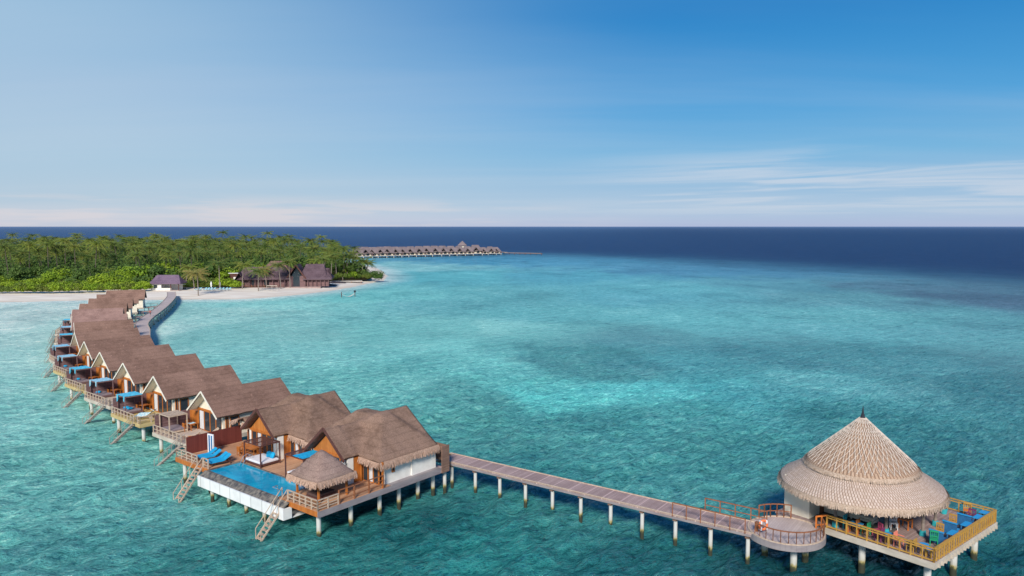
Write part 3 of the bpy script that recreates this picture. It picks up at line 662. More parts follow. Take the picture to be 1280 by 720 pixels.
# ---- things on the pool villa deck
def at(o, s, t, z=DZ, rz=0):
    p = lw(s, t, z); o.location = p; o.rotation_euler = (0, 0, LA + rz); return o
def gazebo():
    g = empty('gazebo'); tag(g, 'small square gazebo with pyramidal thatch at front corner of the pool deck', 'gazebo')
    h = 2.05; n = 14; mb = MB(); V = {}
    for i in range(n + 1):
        for j in range(n + 1):
            x = -h + 2 * h * i / n; y = -h + 2 * h * j / n; m = max(abs(x), abs(y)); r = math.hypot(x, y)
            mm = .75 * m + .25 * min(r, h); z = 4.0 - 1.98 * (mm / h) ** 1.22 + .03 * mnoise.noise(Vector((x * 2, y * 2, 0)))
            k = 1 - .06 * (min(abs(x), abs(y)) / h) ** 3
            V[i, j] = len(mb.v); mb.v.append((x * k, y * k, z))
    for i in range(n):
        for j in range(n): mb.f.append((V[i, j], V[i + 1, j], V[i + 1, j + 1], V[i, j + 1]))
    o = mb.build('roof', M['thatch_gaz'], g, smooth=True)
    bm = bmesh.new(); bm.from_mesh(o.data)
    if sum(f.normal.z for f in bm.faces) < 0: bmesh.ops.reverse_faces(bm, faces=bm.faces)
    bm.to_mesh(o.data); bm.free()
    sl = o.modifiers.new('thick', 'SOLIDIFY'); sl.thickness = .2; sl.offset = -1
    k = h * .97; z = 1.98
    f = fringe(MB(), [(-k, -k, z), (k, -k, z), (k, k, z), (-k, k, z), (-k, -k, z)], .3, .55, layers=3, centre=(0, 0, 0)); f.build('thatch_fringe', M['fringe'], g)
    for x in (-1.45, 1.45):
        for y in (-1.45, 1.45): MB().bar((x, y, 0), (x, y, 2.1), .15).build('post', M['orange'], g)
    MB().box(-1.5, 1.5, -1.5, -1.38, 1.9, 2.02).box(-1.5, 1.5, 1.38, 1.5, 1.9, 2.02).box(-1.5, -1.38, -1.38, 1.38, 1.9, 2.02).box(1.38, 1.5, -1.38, 1.38, 1.9, 2.02).build('tie_beam', M['orange'], g)
    return g
at(gazebo(), 2.55, 2.75)
def mattress_bed(label, mat='darkmat', frame='darkwood', L=2.0, W=1.5, h=.42):
    b = empty('daybed'); tag(b, label, 'daybed')
    MB().box(-L / 2, L / 2, -W / 2, W / 2, .12, h - .12).build('base', M[frame], b, bevel=.02)
    for x in (-1, 1):
        for y in (-1, 1): MB().box(x * (L / 2 - .12) - .05, x * (L / 2 - .12) + .05, y * (W / 2 - .12) - .05, y * (W / 2 - .12) + .05, 0, .12).build('leg', M[frame], b)
    MB().box(-L / 2 + .05, L / 2 - .05, -W / 2 + .05, W / 2 - .05, h - .12, h + .1).build('mattress', M[mat], b, bevel=.06)
    return b
at(mattress_bed('dark cushioned daybed under the thatched gazebo'), 2.3, 2.6)
def pillow_mesh(parent, x, y, z, mat, rz=0, s=.5, name='pillow', tilt=0):
    bm = bmesh.new(); bmesh.ops.create_uvsphere(bm, u_segments=12, v_segments=8, radius=1)
    for v in bm.verts:
        a = v.co; sx = math.copysign(abs(a.x) ** .55, a.x); sy = math.copysign(abs(a.y) ** .55, a.y); v.co = Vector((sx * s / 2, sy * s / 2, a.z * s * .22))
    bmesh.ops.rotate(bm, verts=bm.verts, matrix=Matrix.Rotation(tilt, 3, 'Y') @ Matrix.Rotation(rz, 3, 'Z'))
    bmesh.ops.translate(bm, verts=bm.verts, vec=(x, y, z))
    me = bpy.data.meshes.new(name); bm.to_mesh(me); bm.free(); me.materials.append(M[mat]); me.polygons.foreach_set('use_smooth', [True] * len(me.polygons))
    o = bpy.data.objects.new(name, me); col.objects.link(o); o.parent = parent; return o
def cabana(label, L=2.1, W=2.7, H=2.05, frame='darkwood', mat='mattress', cloth=None, pillows=None, slats=True, full=False, group=None):
    c = empty('cabana'); tag(c, label, 'cabana', group)
    for x in (-L / 2, L / 2):
        for y in (-W / 2, W / 2): MB().bar((x, y, 0), (x, y, H), .1).build('post', M[frame], c)
    t = MB()
    for y in (-W / 2, W / 2): t.bar((-L / 2 - .05, y, H + .05), (L / 2 + .05, y, H + .05), .1)
    for x in (-L / 2, L / 2): t.bar((x, -W / 2, H + .052), (x, W / 2, H + .052), .09)
    t.bar((-L / 2 + .05, 0, H + .055), (L / 2 - .05, 0, H + .055), .07)
    t.build('top_frame', M[frame], c)
    if slats:
        s = MB(); n = 12
        for i in range(n):
            x = -L / 2 + .12 + (L - .24) * i / (n - 1); s.box(x - .045, x + .045, -W / 2, W / 2, H + .11, H + .13)
        s.build('slat', M[frame], c)
    MB().box(-L / 2 + .05, L / 2 - .05, -W / 2 + .05, W / 2 - .05, .1, .28).build('base', M[frame], c)
    MB().box(-L / 2 + .08, L / 2 - .08, -W / 2 + .08, W / 2 - .08, .281, .5).build('mattress', M[mat], c, bevel=.05)
    if pillows:
        for k_ in range(2): pillow_mesh(c, L / 2 - .45, pillows * (W / 2 - .55) - k_ * pillows * .6, .76, 'blue', rz=.2 * k_, s=.62, tilt=-1.1)
    if cloth:
        nx_, ny_ = 10, 12; g = MB(); y0, y1 = (-W / 2 - .05, W / 2 + .05) if full else ((-W / 2 - .05, W * .05) if cloth > 0 else (-W * .05, W / 2 + .05)); x0, x1 = -L / 2 - .08, L / 2 + .08
        for i in range(nx_ + 1):
            for j in range(ny_ + 1):
                x = x0 + (x1 - x0) * i / nx_; y = y0 + (y1 - y0) * j / ny_
                g.v.append((x, y, H + .17 + .05 * mnoise.noise(Vector((x * 3, y * 5, cloth))) + (.03 if j % 2 else 0)))
        for i in range(nx_):
            for j in range(ny_): k = i * (ny_ + 1) + j; g.f.append((k, k + 1, k + ny_ + 2, k + ny_ + 1))
        if full:   # hanging corner drape
            yd = y1
            g.add([(x0, yd - .5, H + .16), (x0, yd, H + .16), (x0 - .03, yd - .05, H - .75), (x0 - .03, yd - .35, H - .6)], [(0, 1, 2, 3)])
            g.add([(x0, y0, H + .16), (x0, y0 + .35, H + .16), (x0 - .03, y0 + .3, H - .35), (x0 - .03, y0 + .05, H - .5)], [(0, 1, 2, 3)])
            g.add([(x0, yd, H + .16), (x0 + .4, yd, H + .16), (x0 + .3, yd + .03, H - .5), (x0, yd + .03, H - .7)], [(0, 1, 2, 3)])
        o = g.build('cloth_cover', M['blue'] if not full else M['blueold'], c)
        sl = o.modifiers.new('t', 'SOLIDIFY'); sl.thickness = .02
    return c
at(cabana('open cabana with white mattress and two blue pillows by the pool', pillows=-1), 4.5, 14.55)
at(cabana('poolside cabana with blue cloth on its top, behind the gazebo', cloth=1), 4.55, 7.95)
def lounger(label, mat='blue', frame='darkwood', group=None):
    l = empty('sun_lounger'); tag(l, label, 'sun lounger', group)
    f = MB(); f.bar((-1, -.28, .28), (1, -.28, .28), .05); f.bar((-1, .28, .28), (1, .28, .28), .05); f.bar((-1, -.3, .28), (-1, .3, .28), .05); f.bar((1, -.3, .28), (1, .3, .28), .05)
    f.build('frame', M[frame], l)
    for x in (-.85, .85):
        for y in (-.28, .28): MB().bar((x, y, 0), (x, y, .27), .05).build('leg', M[frame], l)
    pts = [(-1.0, .33), (-.4, .36), (.1, .36), (.35, .42), (.95, .82)]
    m = MB()
    for (x0, z0), (x1, z1) in zip(pts[:-1], pts[1:]):
        m.add([(x0, -.32, z0), (x1, -.32, z1), (x1, .32, z1), (x0, .32, z0), (x0, -.32, z0 + .09), (x1, -.32, z1 + .09), (x1, .32, z1 + .09), (x0, .32, z0 + .09)], [(3, 2, 1, 0), (4, 5, 6, 7), (0, 1, 5, 4), (1, 2, 6, 5), (2, 3, 7, 6), (3, 0, 4, 7)])
    m.build('cushion', M[mat], l)
    for y in (-.25, .25): MB().bar((.6, y, .58), (.85, y, .05), .04).build('back_strut', M[frame], l)
    return l
LG = 'blue loungers beside the pool'
lx = [(1.9, 20.1, 'blue lounger beside the red screen, leftmost of four by the pool'), (1.85, 19.25, 'blue lounger second from the red screen beside the pool'), (1.8, 18.0, 'blue lounger third from the red screen beside the pool'), (1.7, 17.25, 'blue lounger nearest the pool edge, rightmost of four')]
for s, t, lb in lx: at(lounger(lb, group=LG), s, t, rz=R(-12))
def chair(label, mats, group=None, arms=False, w=.46, cat='chair', name='chair', parts=True):
    c = empty(name); tag(c, label, cat, group); a, b = mats
    MB().box(-w / 2, w / 2, -w / 2, w / 2, .42, .47).build('seat', M[a], c)
    for x in (-1, 1):
        for y in (-1, 1): MB().box(x * (w / 2 - .03) - .025, x * (w / 2 - .03) + .025, y * (w / 2 - .03) - .025, y * (w / 2 - .03) + .025, 0, .42).build('leg', M[b], c)
    bk = MB(); bk.box(-w / 2, -w / 2 + .05, -w / 2, w / 2, .84, .94); bk.box(-w / 2, -w / 2 + .05, -w / 2, -w / 2 + .05, .47, .84); bk.box(-w / 2, -w / 2 + .05, w / 2 - .05, w / 2, .47, .84)
    for k in (-.1, 0, .1): bk.box(-w / 2 + .01, -w / 2 + .04, k - .02, k + .02, .5, .84)
    bk.box(-w / 2 + .005, -w / 2 + .045, -w / 2 + .05, w / 2 - .05, .52, .58)
    bk.build('backrest', M[b], c)
    if arms: MB().box(-w / 2, w / 2, -w / 2 - .02, -w / 2 + .04, .66, .70).box(-w / 2, w / 2, w / 2 - .04, w / 2 + .02, .66, .70).build('armrest', M[b], c)
    return c
def table(label, top, leg, L=1.0, W=1.0, h=.74, rnd=False, name='table'):
    t = empty(name); tag(t, label, 'table')
    m = MB()
    if rnd: m.cyl(0, 0, h - .05, h, L / 2, 20)
    else: m.box(-L / 2, L / 2, -W / 2, W / 2, h - .05, h)
    m.build('tabletop', M[top], t)
    for x in (-1, 1):
        for y in (-1, 1): k = .34 if rnd else .5; MB().box(x * (L * k - .06) - .035, x * (L * k - .06) + .035, y * (W * k - .06) - .035, y * (W * k - .06) + .035, 0, h - .05).build('leg', M[leg], t)
    return t
at(table('orange wooden dining table behind the open cabana on pool deck', 'orange', 'orange', 1.3, 2.3), 5.5, 17.9, rz=R(5))
q = [(4.5, 17.3, 90), (4.5, 18.4, 90), (6.45, 17.4, -90), (6.45, 18.5, -90), (5.5, 19.5, 180), (5.4, 16.3, 0)]
nm = ['near right', 'near left', 'far right', 'far left', 'left end', 'right end']
for (s, t, a), n_ in zip(q, nm): at(chair(f'wooden chair at the {n_} of the orange dining table', ('orange', 'orange'), 'chairs round the orange dining table', arms=True), s, t, rz=R(a - 90))
def panel():
    p = empty('shower_panel'); tag(p, 'upright white-framed blue panel standing in front of the red screen', 'panel')
    MB().box(-.06, .06, -.42, -.30, 0, 2.0).box(-.06, .06, .30, .42, 0, 2.0).box(-.06, .06, -.30, .30, 1.88, 2.0).box(-.05, .05, -.05, .05, 0, 1.88).build('frame', M['whitepaint'], p)
    MB().box(-.03, .03, -.299, -.051, .02, 1.87).box(-.03, .03, .051, .299, .02, 1.87).build('board', M['bluepaint'], p)
    return p
at(panel(), 3.0, 21.2, rz=R(8))

# ================================================================== REGULAR OVERWATER VILLAS (apex of gable at local s = 0)
def villa(detail=True, thatchmat='thatch', deckmat='deck', beammat='palebeam', screenfull=True):
    v = empty('overwater_villa')
    def roof_mesh():
        st = .35; mb = MB(); ns = 28; hw = 3.15; nt = 9
        for i in range(ns + 1):
            for j in range(-nt, nt + 1):
                s = 9.9 * i / ns; t = hw * j / nt; z = 7.05 - .80 * abs(t) + .05 * mnoise.noise(Vector((s * 1.1, t * 1.5, 0))) + (.07 * abs(t) / hw) ** 1
                if abs(j) == nt: z -= .04 * mnoise.noise(Vector((s * 3, 0, 1)))
                mb.v.append((s, t, z))
        W_ = 2 * nt + 1
        for i in range(ns):
            for j in range(2 * nt): k = i * W_ + j; mb.f.append((k, k + W_, k + W_ + 1, k + 1))
        return mb
    o = roof_mesh().build('roof', M[thatchmat], v, smooth=False)
    bm = bmesh.new(); bm.from_mesh(o.data)
    if sum(f.normal.z for f in bm.faces) < 0: bmesh.ops.reverse_faces(bm, faces=bm.faces)
    bm.to_mesh(o.data); bm.free()
    sl = o.modifiers.new('thick', 'SOLIDIFY'); sl.thickness = .2; sl.offset = -1
    if detail:
        mb = MB(); n = 8
        for i in range(n + 1):
            for j in range(n + 1): mb.v.append((1.9 + 2.6 * i / n, 2.9 + 2.0 * j / n, 5.3 - 1.15 * j / n + .03 * mnoise.noise(Vector((i, j, 5)))))
        for i in range(n):
            for j in range(n): k = i * (n + 1) + j; mb.f.append((k, k + 1, k + n + 2, k + n + 1))
        o2 = mb.build('side_roof', M[thatchmat], v); o2.modifiers.new('t', 'SOLIDIFY').thickness = .15
    b = MB()
    for sg in (-1, 1): b.bar((-.05, 0, 6.98), (-.05, sg * 3.2, 6.98 - .80 * 3.2 + .02), .07, .17)
    b.build('barge_board', M['whitewood'], v)
    g = MB(); sx = 1.0; zt = 4.72; hwid = (6.8 - zt) / .80
    g.add([(sx, -hwid, zt), (sx, hwid, zt), (sx, 0, 6.78), (sx + .12, -hwid, zt), (sx + .12, hwid, zt), (sx + .12, 0, 6.78)], [(0, 1, 2), (5, 4, 3), (0, 3, 4, 1), (1, 4, 5, 2), (2, 5, 3, 0)])
    g.build('gable_panel', M['cream'], v)
    s_ = MB()
    for sg in (-1, 1): s_.add([(.02, 0, 6.80), (sx, 0, 6.80), (sx, sg * 2.9, 6.80 - .8 * 2.9), (.02, sg * 2.9, 6.80 - .8 * 2.9)], [(0, 1, 2, 3)])
    s_.build('soffit', M['cream'], v)
    w_ = MB(); w_.box(1.15, 9.4, -2.62, -2.45, 1.9, 4.72); w_.box(9.25, 9.4, -2.45, 2.6, 1.9, 4.75); w_.box(1.15, 9.4, 2.6, 2.75, 1.9, 4.6); w_.box(1.0, 1.15, -2.62, -2.3, DZ, zt)
    w_.build('wall', M['cream'], v)
    MB().box(.95, 1.2, -2.3, 2.75, zt - .22, zt).build('lintel', M['orange'], v)
    door_set(v, 1.08, -2.3, 2.75, DZ, zt - .22, 4, curtain=(3,) if detail else ())
    if detail:
        side_window(v, -2.64, 1.25, 1.6, DZ, 4.4, name='window'); side_window(v, -2.64, 1.8, 2.9, DZ, 4.3, name='side_door'); side_window(v, -2.64, 5.2, 5.5, 3.2, 4.3, frame='darkwood')
    d = MB(); d.slab([(-3.0, -2.8, DZ), (1.0, -2.8, DZ), (1.0, 5.2, DZ), (-3.0, 5.2, DZ)], .1); d.build('deck', M[deckmat], v)
    MB().slab([(1.0, -2.7, DZ - .02), (9.6, -2.7, DZ - .02), (9.6, 2.9, DZ - .02), (1.0, 2.9, DZ - .02)], .14).build('floor', M['beam'], v)
    f = MB(); f.box(-3.05, -3.0, -2.85, 5.25, DZ - .42, DZ + .0); f.box(-3.0, 9.6, -2.85, -2.8, DZ - .42, DZ - .0); f.box(-3.0, 1.0, 5.2, 5.25, DZ - .42, DZ - .0)
    for s in (-2.4, 2.5, 7.5): f.box(s - .12, s + .12, -2.7, 5.0, DZ - .55, DZ - .14)
    f.build('floor_beam', M[beammat], v)
    for s, t in [(-2.4, -2.3), (-2.4, 4.6), (2.5, -2.3), (2.5, 4.0), (7.5, -2.3), (7.5, 2.4)]: MB().cyl(s, t, -3, DZ - .4, .2, 10).build('pile', M['post'], v)
    rail(v, [(-2.95, 5.15), (-2.95, -1.1)], DZ, M['paleboard'], h=.85, step=.95, mids=1)
    rail(v, [(-2.95, -2.2), (-2.95, -2.75), (.9, -2.75)], DZ, M['paleboard'], h=.85, step=1.1, mids=1)
    sc = MB(); sc.box(-2.8, 1.2, 5.0, 5.1, DZ, DZ + 1.85); sc.build('privacy_screen', M['screen'], v)
    sc = MB(); sc.box(1.2, 1.9, 2.8, 5.1, DZ, DZ + 1.85); sc.build('side_closet', M['orange'], v)
    top = Vector((-3.1, -1.25, DZ)); dr = Matrix.Rotation(R(30), 3, 'Z') @ Vector((0, 1, 0))
    stairs(v, Vector((-3.1, -1.65, DZ - .02)), Vector((-3.1, -1.65, -.5)) + dr * 3.1, .75, M['greywood'])
    return v
VL = [((-33.99, 80.99), 50.5), ((-43.15, 89.37), 49.3), ((-51.31, 98.1), 50), ((-59.08, 106.72), 49.5), ((-67.0, 116.74), 47.5), ((-74.27, 126.63), 42),
      ((-81.97, 139.73), 31), ((-88.39, 150.19), 25), ((-95.16, 161.86), 21), ((-100.65, 174.19), 22), ((-105.55, 186.64), 23), ((-109.79, 197.9), 27), ((-113.85, 210.33), 20)]
protoA = villa(); protoB = villa(deckmat='deckyellow', beammat='yellowbeam'); protoC = villa(thatchmat='thatch_new')
kindv = 'ABABBABCCAAAA'
usedp = set()
WV = []
note = ['nearest it, with pale deck and slatted pergola', 'with yellow deck and blue-topped cabana', 'with pale deck and blue-topped cabana', 'with yellow deck', 'with yellow deck', 'with white gable just showing', 'just before the reddish roofs', 'with reddish newer thatch', 'with reddish newer thatch, highest of the pair', 'behind the reddish roofs', 'third from the beach end', 'second from the beach end', 'last of the row, nearest the beach']
for i, ((p, a), kd) in enumerate(zip(VL, kindv)):
    pr = {'A': protoA, 'B': protoB, 'C': protoC}[kd]
    o = pr if kd not in usedp else copy_tree(pr); usedp.add(kd)
    o.location = (p[0], p[1], 0); o.rotation_euler = (0, 0, R(a)); tag(o, f'brown thatched overwater villa, {ORD[i]} along from the pool villa, {note[i]}' if len(note[i].split()) < 5 else f'{ORD[i]} overwater villa from the pool villa, {note[i]}', 'villa', 'thatched overwater villas in a curving row')
    WV.append(o)
def von(i, o, s, t, z=DZ, rz=0):
    (p, a) = VL[i]; a = R(a); c, sn = math.cos(a), math.sin(a)
    o.location = (p[0] + c * s - sn * t, p[1] + sn * s + c * t, z); o.rotation_euler = (0, 0, a + rz); return o
M['stripeblue'] = planks('striped_blue_cover', (.03, .36, .58), (.50, .66, .72), .22, 1, gap=0, worn=.1)
M['palecover'] = simple('bleached_blue_cover', (.16, .42, .56), (.38, .58, .66), 4, .9)
cab = cabana('x', L=2.0, W=2.2, H=2.15, frame='screen', mat='greymat', cloth=1, full=True, slats=False)
cg = 'blue-draped cabanas on the villa decks'
for i in range(1, 13):
    c = cab if i == 1 else copy_tree(cab)
    if i in (2, 4, 5, 7, 9, 11):
        for ch in c.children:
            if ch.name.startswith('cloth_cover'): ch.data = ch.data.copy(); ch.data.materials[0] = M['stripeblue'] if i % 2 else M['palecover']
    von(i, c, -1.35, 3.75); tag(c, f'cabana daybed with faded blue cover on deck of the {ORD[i]} villa from the pool villa', 'cabana', cg)
c1 = cabana('open slatted cabana with grey mattress on deck of the villa beside the pool villa', L=2.0, W=2.2, H=1.95, frame='paleboard', mat='greymat'); von(0, c1, -1.35, 3.75)
tb = table('x', 'orange', 'orange', 1.0, 1.0, .74)
for i in range(0, 6):
    t = tb if i == 0 else copy_tree(tb); von(i, t, .3, 3.6 if i else 2.9, rz=.2); tag(t, f'orange wooden table by the glass doors of the {ORD[i]} villa from the pool villa', 'table', 'deck tables of the overwater villas')
chp = chair('x', ('orange', 'orange'))
k = 0
for i in range(0, 3):
    for (s, t, a, nm_) in [(-.45, 3.6, 0, 'near'), (.35, 4.5, -90, 'left')]:
        c = chp if k == 0 else copy_tree(chp); k += 1
        von(i, c, s, t - (.7 if i == 0 else 0), rz=R(a)); tag(c, f'wooden chair on the {nm_} side of the deck table at the {ORD[i]} villa', 'chair', 'deck chairs of the overwater villas')
l1 = lounger('wooden lounger with pale cushion on pale deck nearest the pool villa', mat='deck', frame='orange'); von(0, l1, -1.3, -.4, rz=R(-35))
l1 = lounger('brown wooden lounger beside the rail of the villa nearest the pool villa', mat='paleboard', frame='orange'); von(0, l1, .0, -1.5, rz=R(-18))
l2 = lounger('lounger with white and blue towel on the yellow deck, nearer the rail', mat='stripe', frame='paleboard'); von(1, l2, -1.5, -.5, rz=R(-50))
l3 = lounger('lounger with white and blue towel on the yellow deck, nearer the doors', mat='stripe', frame='paleboard'); von(1, l3, -.8, .2, rz=R(-50))
def pillow_thing(label, mat):
    e = empty('cushion'); tag(e, label, 'cushion'); pillow_mesh(e, 0, 0, .14, mat, s=.62, name='cover'); return e
for i in range(1, 5): von(i, pillow_thing(f'crumpled blue cushion on the grey cabana bed of the {ORD[i]} villa', 'blue'), -1.6, 4.2, DZ + .5, rz=.4 * i)
von(1, pillow_thing('second blue cushion beside the rail side of the cabana bed on the yellow deck', 'blue'), -1.5, 3.4, DZ + .5)
tw = MB()
for kx in range(7):
    for ky in range(5): tw.v.append((-.35 + .7 * kx / 6, -.25 + .5 * ky / 4, .02 + .05 * abs(mnoise.noise(Vector((kx * .7, ky * .8, 2))))))
for kx in range(6):
    for ky in range(4): q_ = kx * 5 + ky; tw.f.append((q_, q_ + 1, q_ + 6, q_ + 5))
tw = tw.build('towel', M['stripe']); tw.modifiers.new('t', 'SOLIDIFY').thickness = .03
von(0, tw, .3, 2.9, DZ + .75); tag(tw, 'white and blue towel lying on table at the villa nearest the pool villa', 'towel')

# ================================================================== PIER, ROUND LANDING, JETTIES
def deck_ribbon(name, pts, width, z, mat, fmat, label, thick=.14, cat='pier'):
    """walkway along a centre line, with edge kerbs and stringers"""
    root = empty(name, (pts[0][0], pts[0][1], 0)); tag(root, label, cat)
    ox, oy = pts[0]
    P = [Vector((x - ox, y - oy, 0)) for x, y in pts]; Ls = []; Rs = []
    for i, p in enumerate(P):
        d = (P[min(i + 1, len(P) - 1)] - P[max(i - 1, 0)]).normalized(); n = Vector((-d.y, d.x, 0)) * width / 2
        Ls.append(p + n); Rs.append(p - n)
    mb = MB(); kb = MB(); st_ = MB()
    for i in range(len(P) - 1):
        a, b, c, d = Ls[i], Ls[i + 1], Rs[i + 1], Rs[i]
        mb.slab([(v.x, v.y, z) for v in (a, b, c, d)], thick)
        for e0, e1 in ((Ls[i], Ls[i + 1]), (Rs[i], Rs[i + 1])):
            kb.bar((e0.x, e0.y, z + .05), (e1.x, e1.y, z + .05), .12, .1)
            st_.bar((e0.x * .98 + P[i].x * .02, e0.y * .98 + P[i].y * .02, z - .28), (e1.x * .98 + P[i + 1].x * .02, e1.y * .98 + P[i + 1].y * .02, z - .28), .1, .26)
    mb.build('walkway', mat, root); kb.build('kerb', M['paleboard'], root); st_.build('stringer', fmat, root)
    return root, P
pa, pb = Vector((-6.6, 73.2)), Vector((18.6, 55.2))
ang = math.atan2(pb.y - pa.y, pb.x - pa.x); Lp = (pb - pa).length
pier = empty('pier', (pa.x, pa.y, 0), ang); tag(pier, 'long straight boardwalk on single piles from pool villa to round-roofed pavilion', 'pier')
MB().box(-.3, Lp, -1.12, 1.12, DZ - .14, DZ).build('walkway', M['deckpink'], pier)
MB().box(-.3, Lp, -1.16, -1.09, DZ + .001, DZ + .07).box(-.3, Lp, 1.09, 1.16, DZ + .001, DZ + .07).build('kerb', M['paleboard'], pier)
MB().box(-.3, Lp, -1.1, -1.0, DZ - .34, DZ - .141).box(-.3, Lp, 1.0, 1.1, DZ - .34, DZ - .141).build('stringer', M['beam'], pier)
np_ = 11
for i in range(np_):
    x = 1.4 + i * (Lp - 1.9) / (np_ - 1)
    p = MB().cyl(x, -.7, -3, DZ - .46, .155, 12); po = p.build('pile', M['post'], pier)
    MB().box(x - .16, x + .16, -.95, .95, DZ - .56, DZ - .345).build('cap_beam', M['screenbrown'], po)
rail(pier, [(Lp - 4.6, 1.16), (Lp + .3, 1.16)], DZ, M['brownrail'], h=1.05, step=1.25, mids=1, pw=.07)
rail(pier, [(Lp - 6.4, -1.16), (Lp - .6, -1.16)], DZ, M['brownrail'], h=1.0, step=1.25, mids=0, pw=.06)
lb = empty('life_ring', (0, 0, 0)); tag(lb, 'orange life ring hanging on the post where the pier meets the round landing', 'life ring')
me_ = bmesh.new()
vs_ = []; nr, ns_ = 24, 8
for i in range(nr):
    a = 2 * math.pi * i / nr
    for j in range(ns_):
        b = 2 * math.pi * j / ns_; r = .34 + .10 * math.cos(b); vs_.append(me_.verts.new((.08 * math.sin(b), r * math.cos(a), r * math.sin(a))))
for i in range(nr):
    for j in range(ns_): me_.faces.new([vs_[i * ns_ + j], vs_[i * ns_ + (j + 1) % ns_], vs_[((i + 1) % nr) * ns_ + (j + 1) % ns_], vs_[((i + 1) % nr) * ns_ + j]])
mm = bpy.data.meshes.new('ring'); me_.to_mesh(mm); me_.free(); mm.materials.append(M['ring']); mm.polygons.foreach_set('use_smooth', [True] * len(mm.polygons))
ro = bpy.data.objects.new('ring', mm); col.objects.link(ro); ro.parent = lb
bd = MB()
for a in (45, 135, 225, 315):
    y, z = .34 * math.cos(R(a)), .34 * math.sin(R(a)); bd.box(-.115, .115, y - .05, y + .05, z - .115, z + .115)
bd.build('band', M['whitepaint'], lb)
# round landing
LC = (20.6, 54.9); LR = 2.75
land = empty('round_landing', (LC[0], LC[1], 0), R(-35)); tag(land, 'round boarded landing with thin rail between the pier and pavilion', 'landing')
N_ = 48; ring = [(LR * math.cos(2 * math.pi * i / N_), LR * math.sin(2 * math.pi * i / N_)) for i in range(N_)]
MB().slab([(x, y, DZ + .004) for x, y in ring], .12).build('deck', M['jetty'], land)
mb = MB()
for i in range(N_):
    a, b = ring[i], ring[(i + 1) % N_]; mb.bar((a[0], a[1], DZ - .22), (b[0], b[1], DZ - .22), .12, .46)
mb.build('rim_board', M['beam'], land)
mb = MB()
for i in range(N_):
    a, b = ring[i], ring[(i + 1) % N_]; mb.bar((a[0] * .985, a[1] * .985, DZ + .05), (b[0] * .985, b[1] * .985, DZ + .05), .10, .08)
mb.build('kerb', M['paleboard'], land)
for x, y in ((.9, -1.1), (-1.6, .3), (1.1, 1.5)): MB().cyl(x, y, -3, DZ - .4, .24, 14).build('pile', M['post'], land)
def arc(a0, a1, n, r=LR * .97): return [(r * math.cos(R(a0 + (a1 - a0) * i / n) + R(35)), r * math.sin(R(a0 + (a1 - a0) * i / n) + R(35))) for i in range(n + 1)]
rail(land, arc(196, 358, 14), DZ, M['brownrail'], h=.95, step=.9, mids=0, pw=.05)
rail(land, arc(118, 62, 5), DZ, M['brownrail'], h=1.05, step=1.2, mids=1, pw=.08)
pt = gp(946, 664, DZ); lb.location = (pt[0] + .35, pt[1] - .35, DZ + .62); lb.rotation_euler = (0, 0, R(-70))
MB().bar((0, 0, 0), (0, 0, 1.15), .2).build('rail_post', M['brownrail'], land).location = ((Matrix.Rotation(R(35), 3, 'Z') @ Vector((pt[0] - LC[0], pt[1] - LC[1], DZ - .4))))
# back jetty behind the villas to the beach
bj = []
for (p, a) in VL[:8]:
    a = R(a); bj.append((p[0] + math.cos(a) * 11.4, p[1] + math.sin(a) * 11.4))
vis = [gp(179, 413, DZ), gp(177, 405, DZ), gp(184, 397, DZ), gp(195, 389, DZ), gp(204, 382, DZ), gp(211, 375, DZ), gp(214.5, 370, DZ), gp(214, 365, DZ)]
cl = [tuple(lw(16.5, 2)[:2])] + bj[:7] + vis
def smooth_path(pts, n=8):
    out = []
    P = [Vector(p) for p in pts]
    for i in range(len(P) - 1):
        p0, p1, p2, p3 = P[max(i - 1, 0)], P[i], P[i + 1], P[min(i + 2, len(P) - 1)]
        for k in range(n):
            t = k / n; out.append(tuple(.5 * ((2 * p1) + (-p0 + p2) * t + (2 * p0 - 5 * p1 + 4 * p2 - p3) * t * t + (-p0 + 3 * p1 - 3 * p2 + p3) * t ** 3)))
    out.append(tuple(P[-1])); return out
clp = smooth_path(cl, 6)
jet, JP = deck_ribbon('jetty', clp, 2.7, DZ, M['jetty'], M['beam'], 'pale curving boardwalk running behind the villas up to the beach', cat='jetty')
acc = 0
for i in range(1, len(JP) - 3):
    acc += (JP[i] - JP[i - 1]).length
    if acc > 5:
        acc = 0
        for sg in (-1, 1):
            d = (JP[i + 1] - JP[i - 1]).normalized(); n = Vector((-d.y, d.x, 0)) * 1.2 * sg; MB().cyl(JP[i].x + n.x, JP[i].y + n.y, -3, DZ - .3, .18, 8).build('pile', M['post'], jet)
# short gangways from villas to the jetty
cla = np.array(clp)
for i, (p, a) in enumerate(VL):
    a_ = R(a); e = np.array([p[0] + math.cos(a_) * 9.3, p[1] + math.sin(a_) * 9.3]); dd = np.hypot(*(cla - e).T)
    dirv = np.array([math.cos(a_), math.sin(a_)]); sc = dd + 3 * np.abs((cla - e) @ np.array([-dirv[1], dirv[0]])); q_ = cla[int(np.argmin(sc))]
    L_ = float(np.hypot(*(q_ - e))) - 1.5
    if L_ > 40: continue
    g = empty('gangway', (e[0], e[1], 0), math.atan2(q_[1] - e[1], q_[0] - e[0])); tag(g, f'short gangway linking the {ORD[i]} villa from the pool villa to the curving jetty', 'gangway', 'gangways between villas and jetty')
    MB().box(.2, L_, -.75, .75, DZ - .28, DZ - .12).build('walkway', M['deckgrey'], g); rail(g, [(.2, .7), (L_, .7)], DZ - .12, M['brownrail'], h=.8, step=1.5, mids=0, pw=.08)
    for x in (L_ * .35, L_ * .75): MB().cyl(x, 0, -3, DZ - .3, .17, 8).build('pile', M['post'], g)
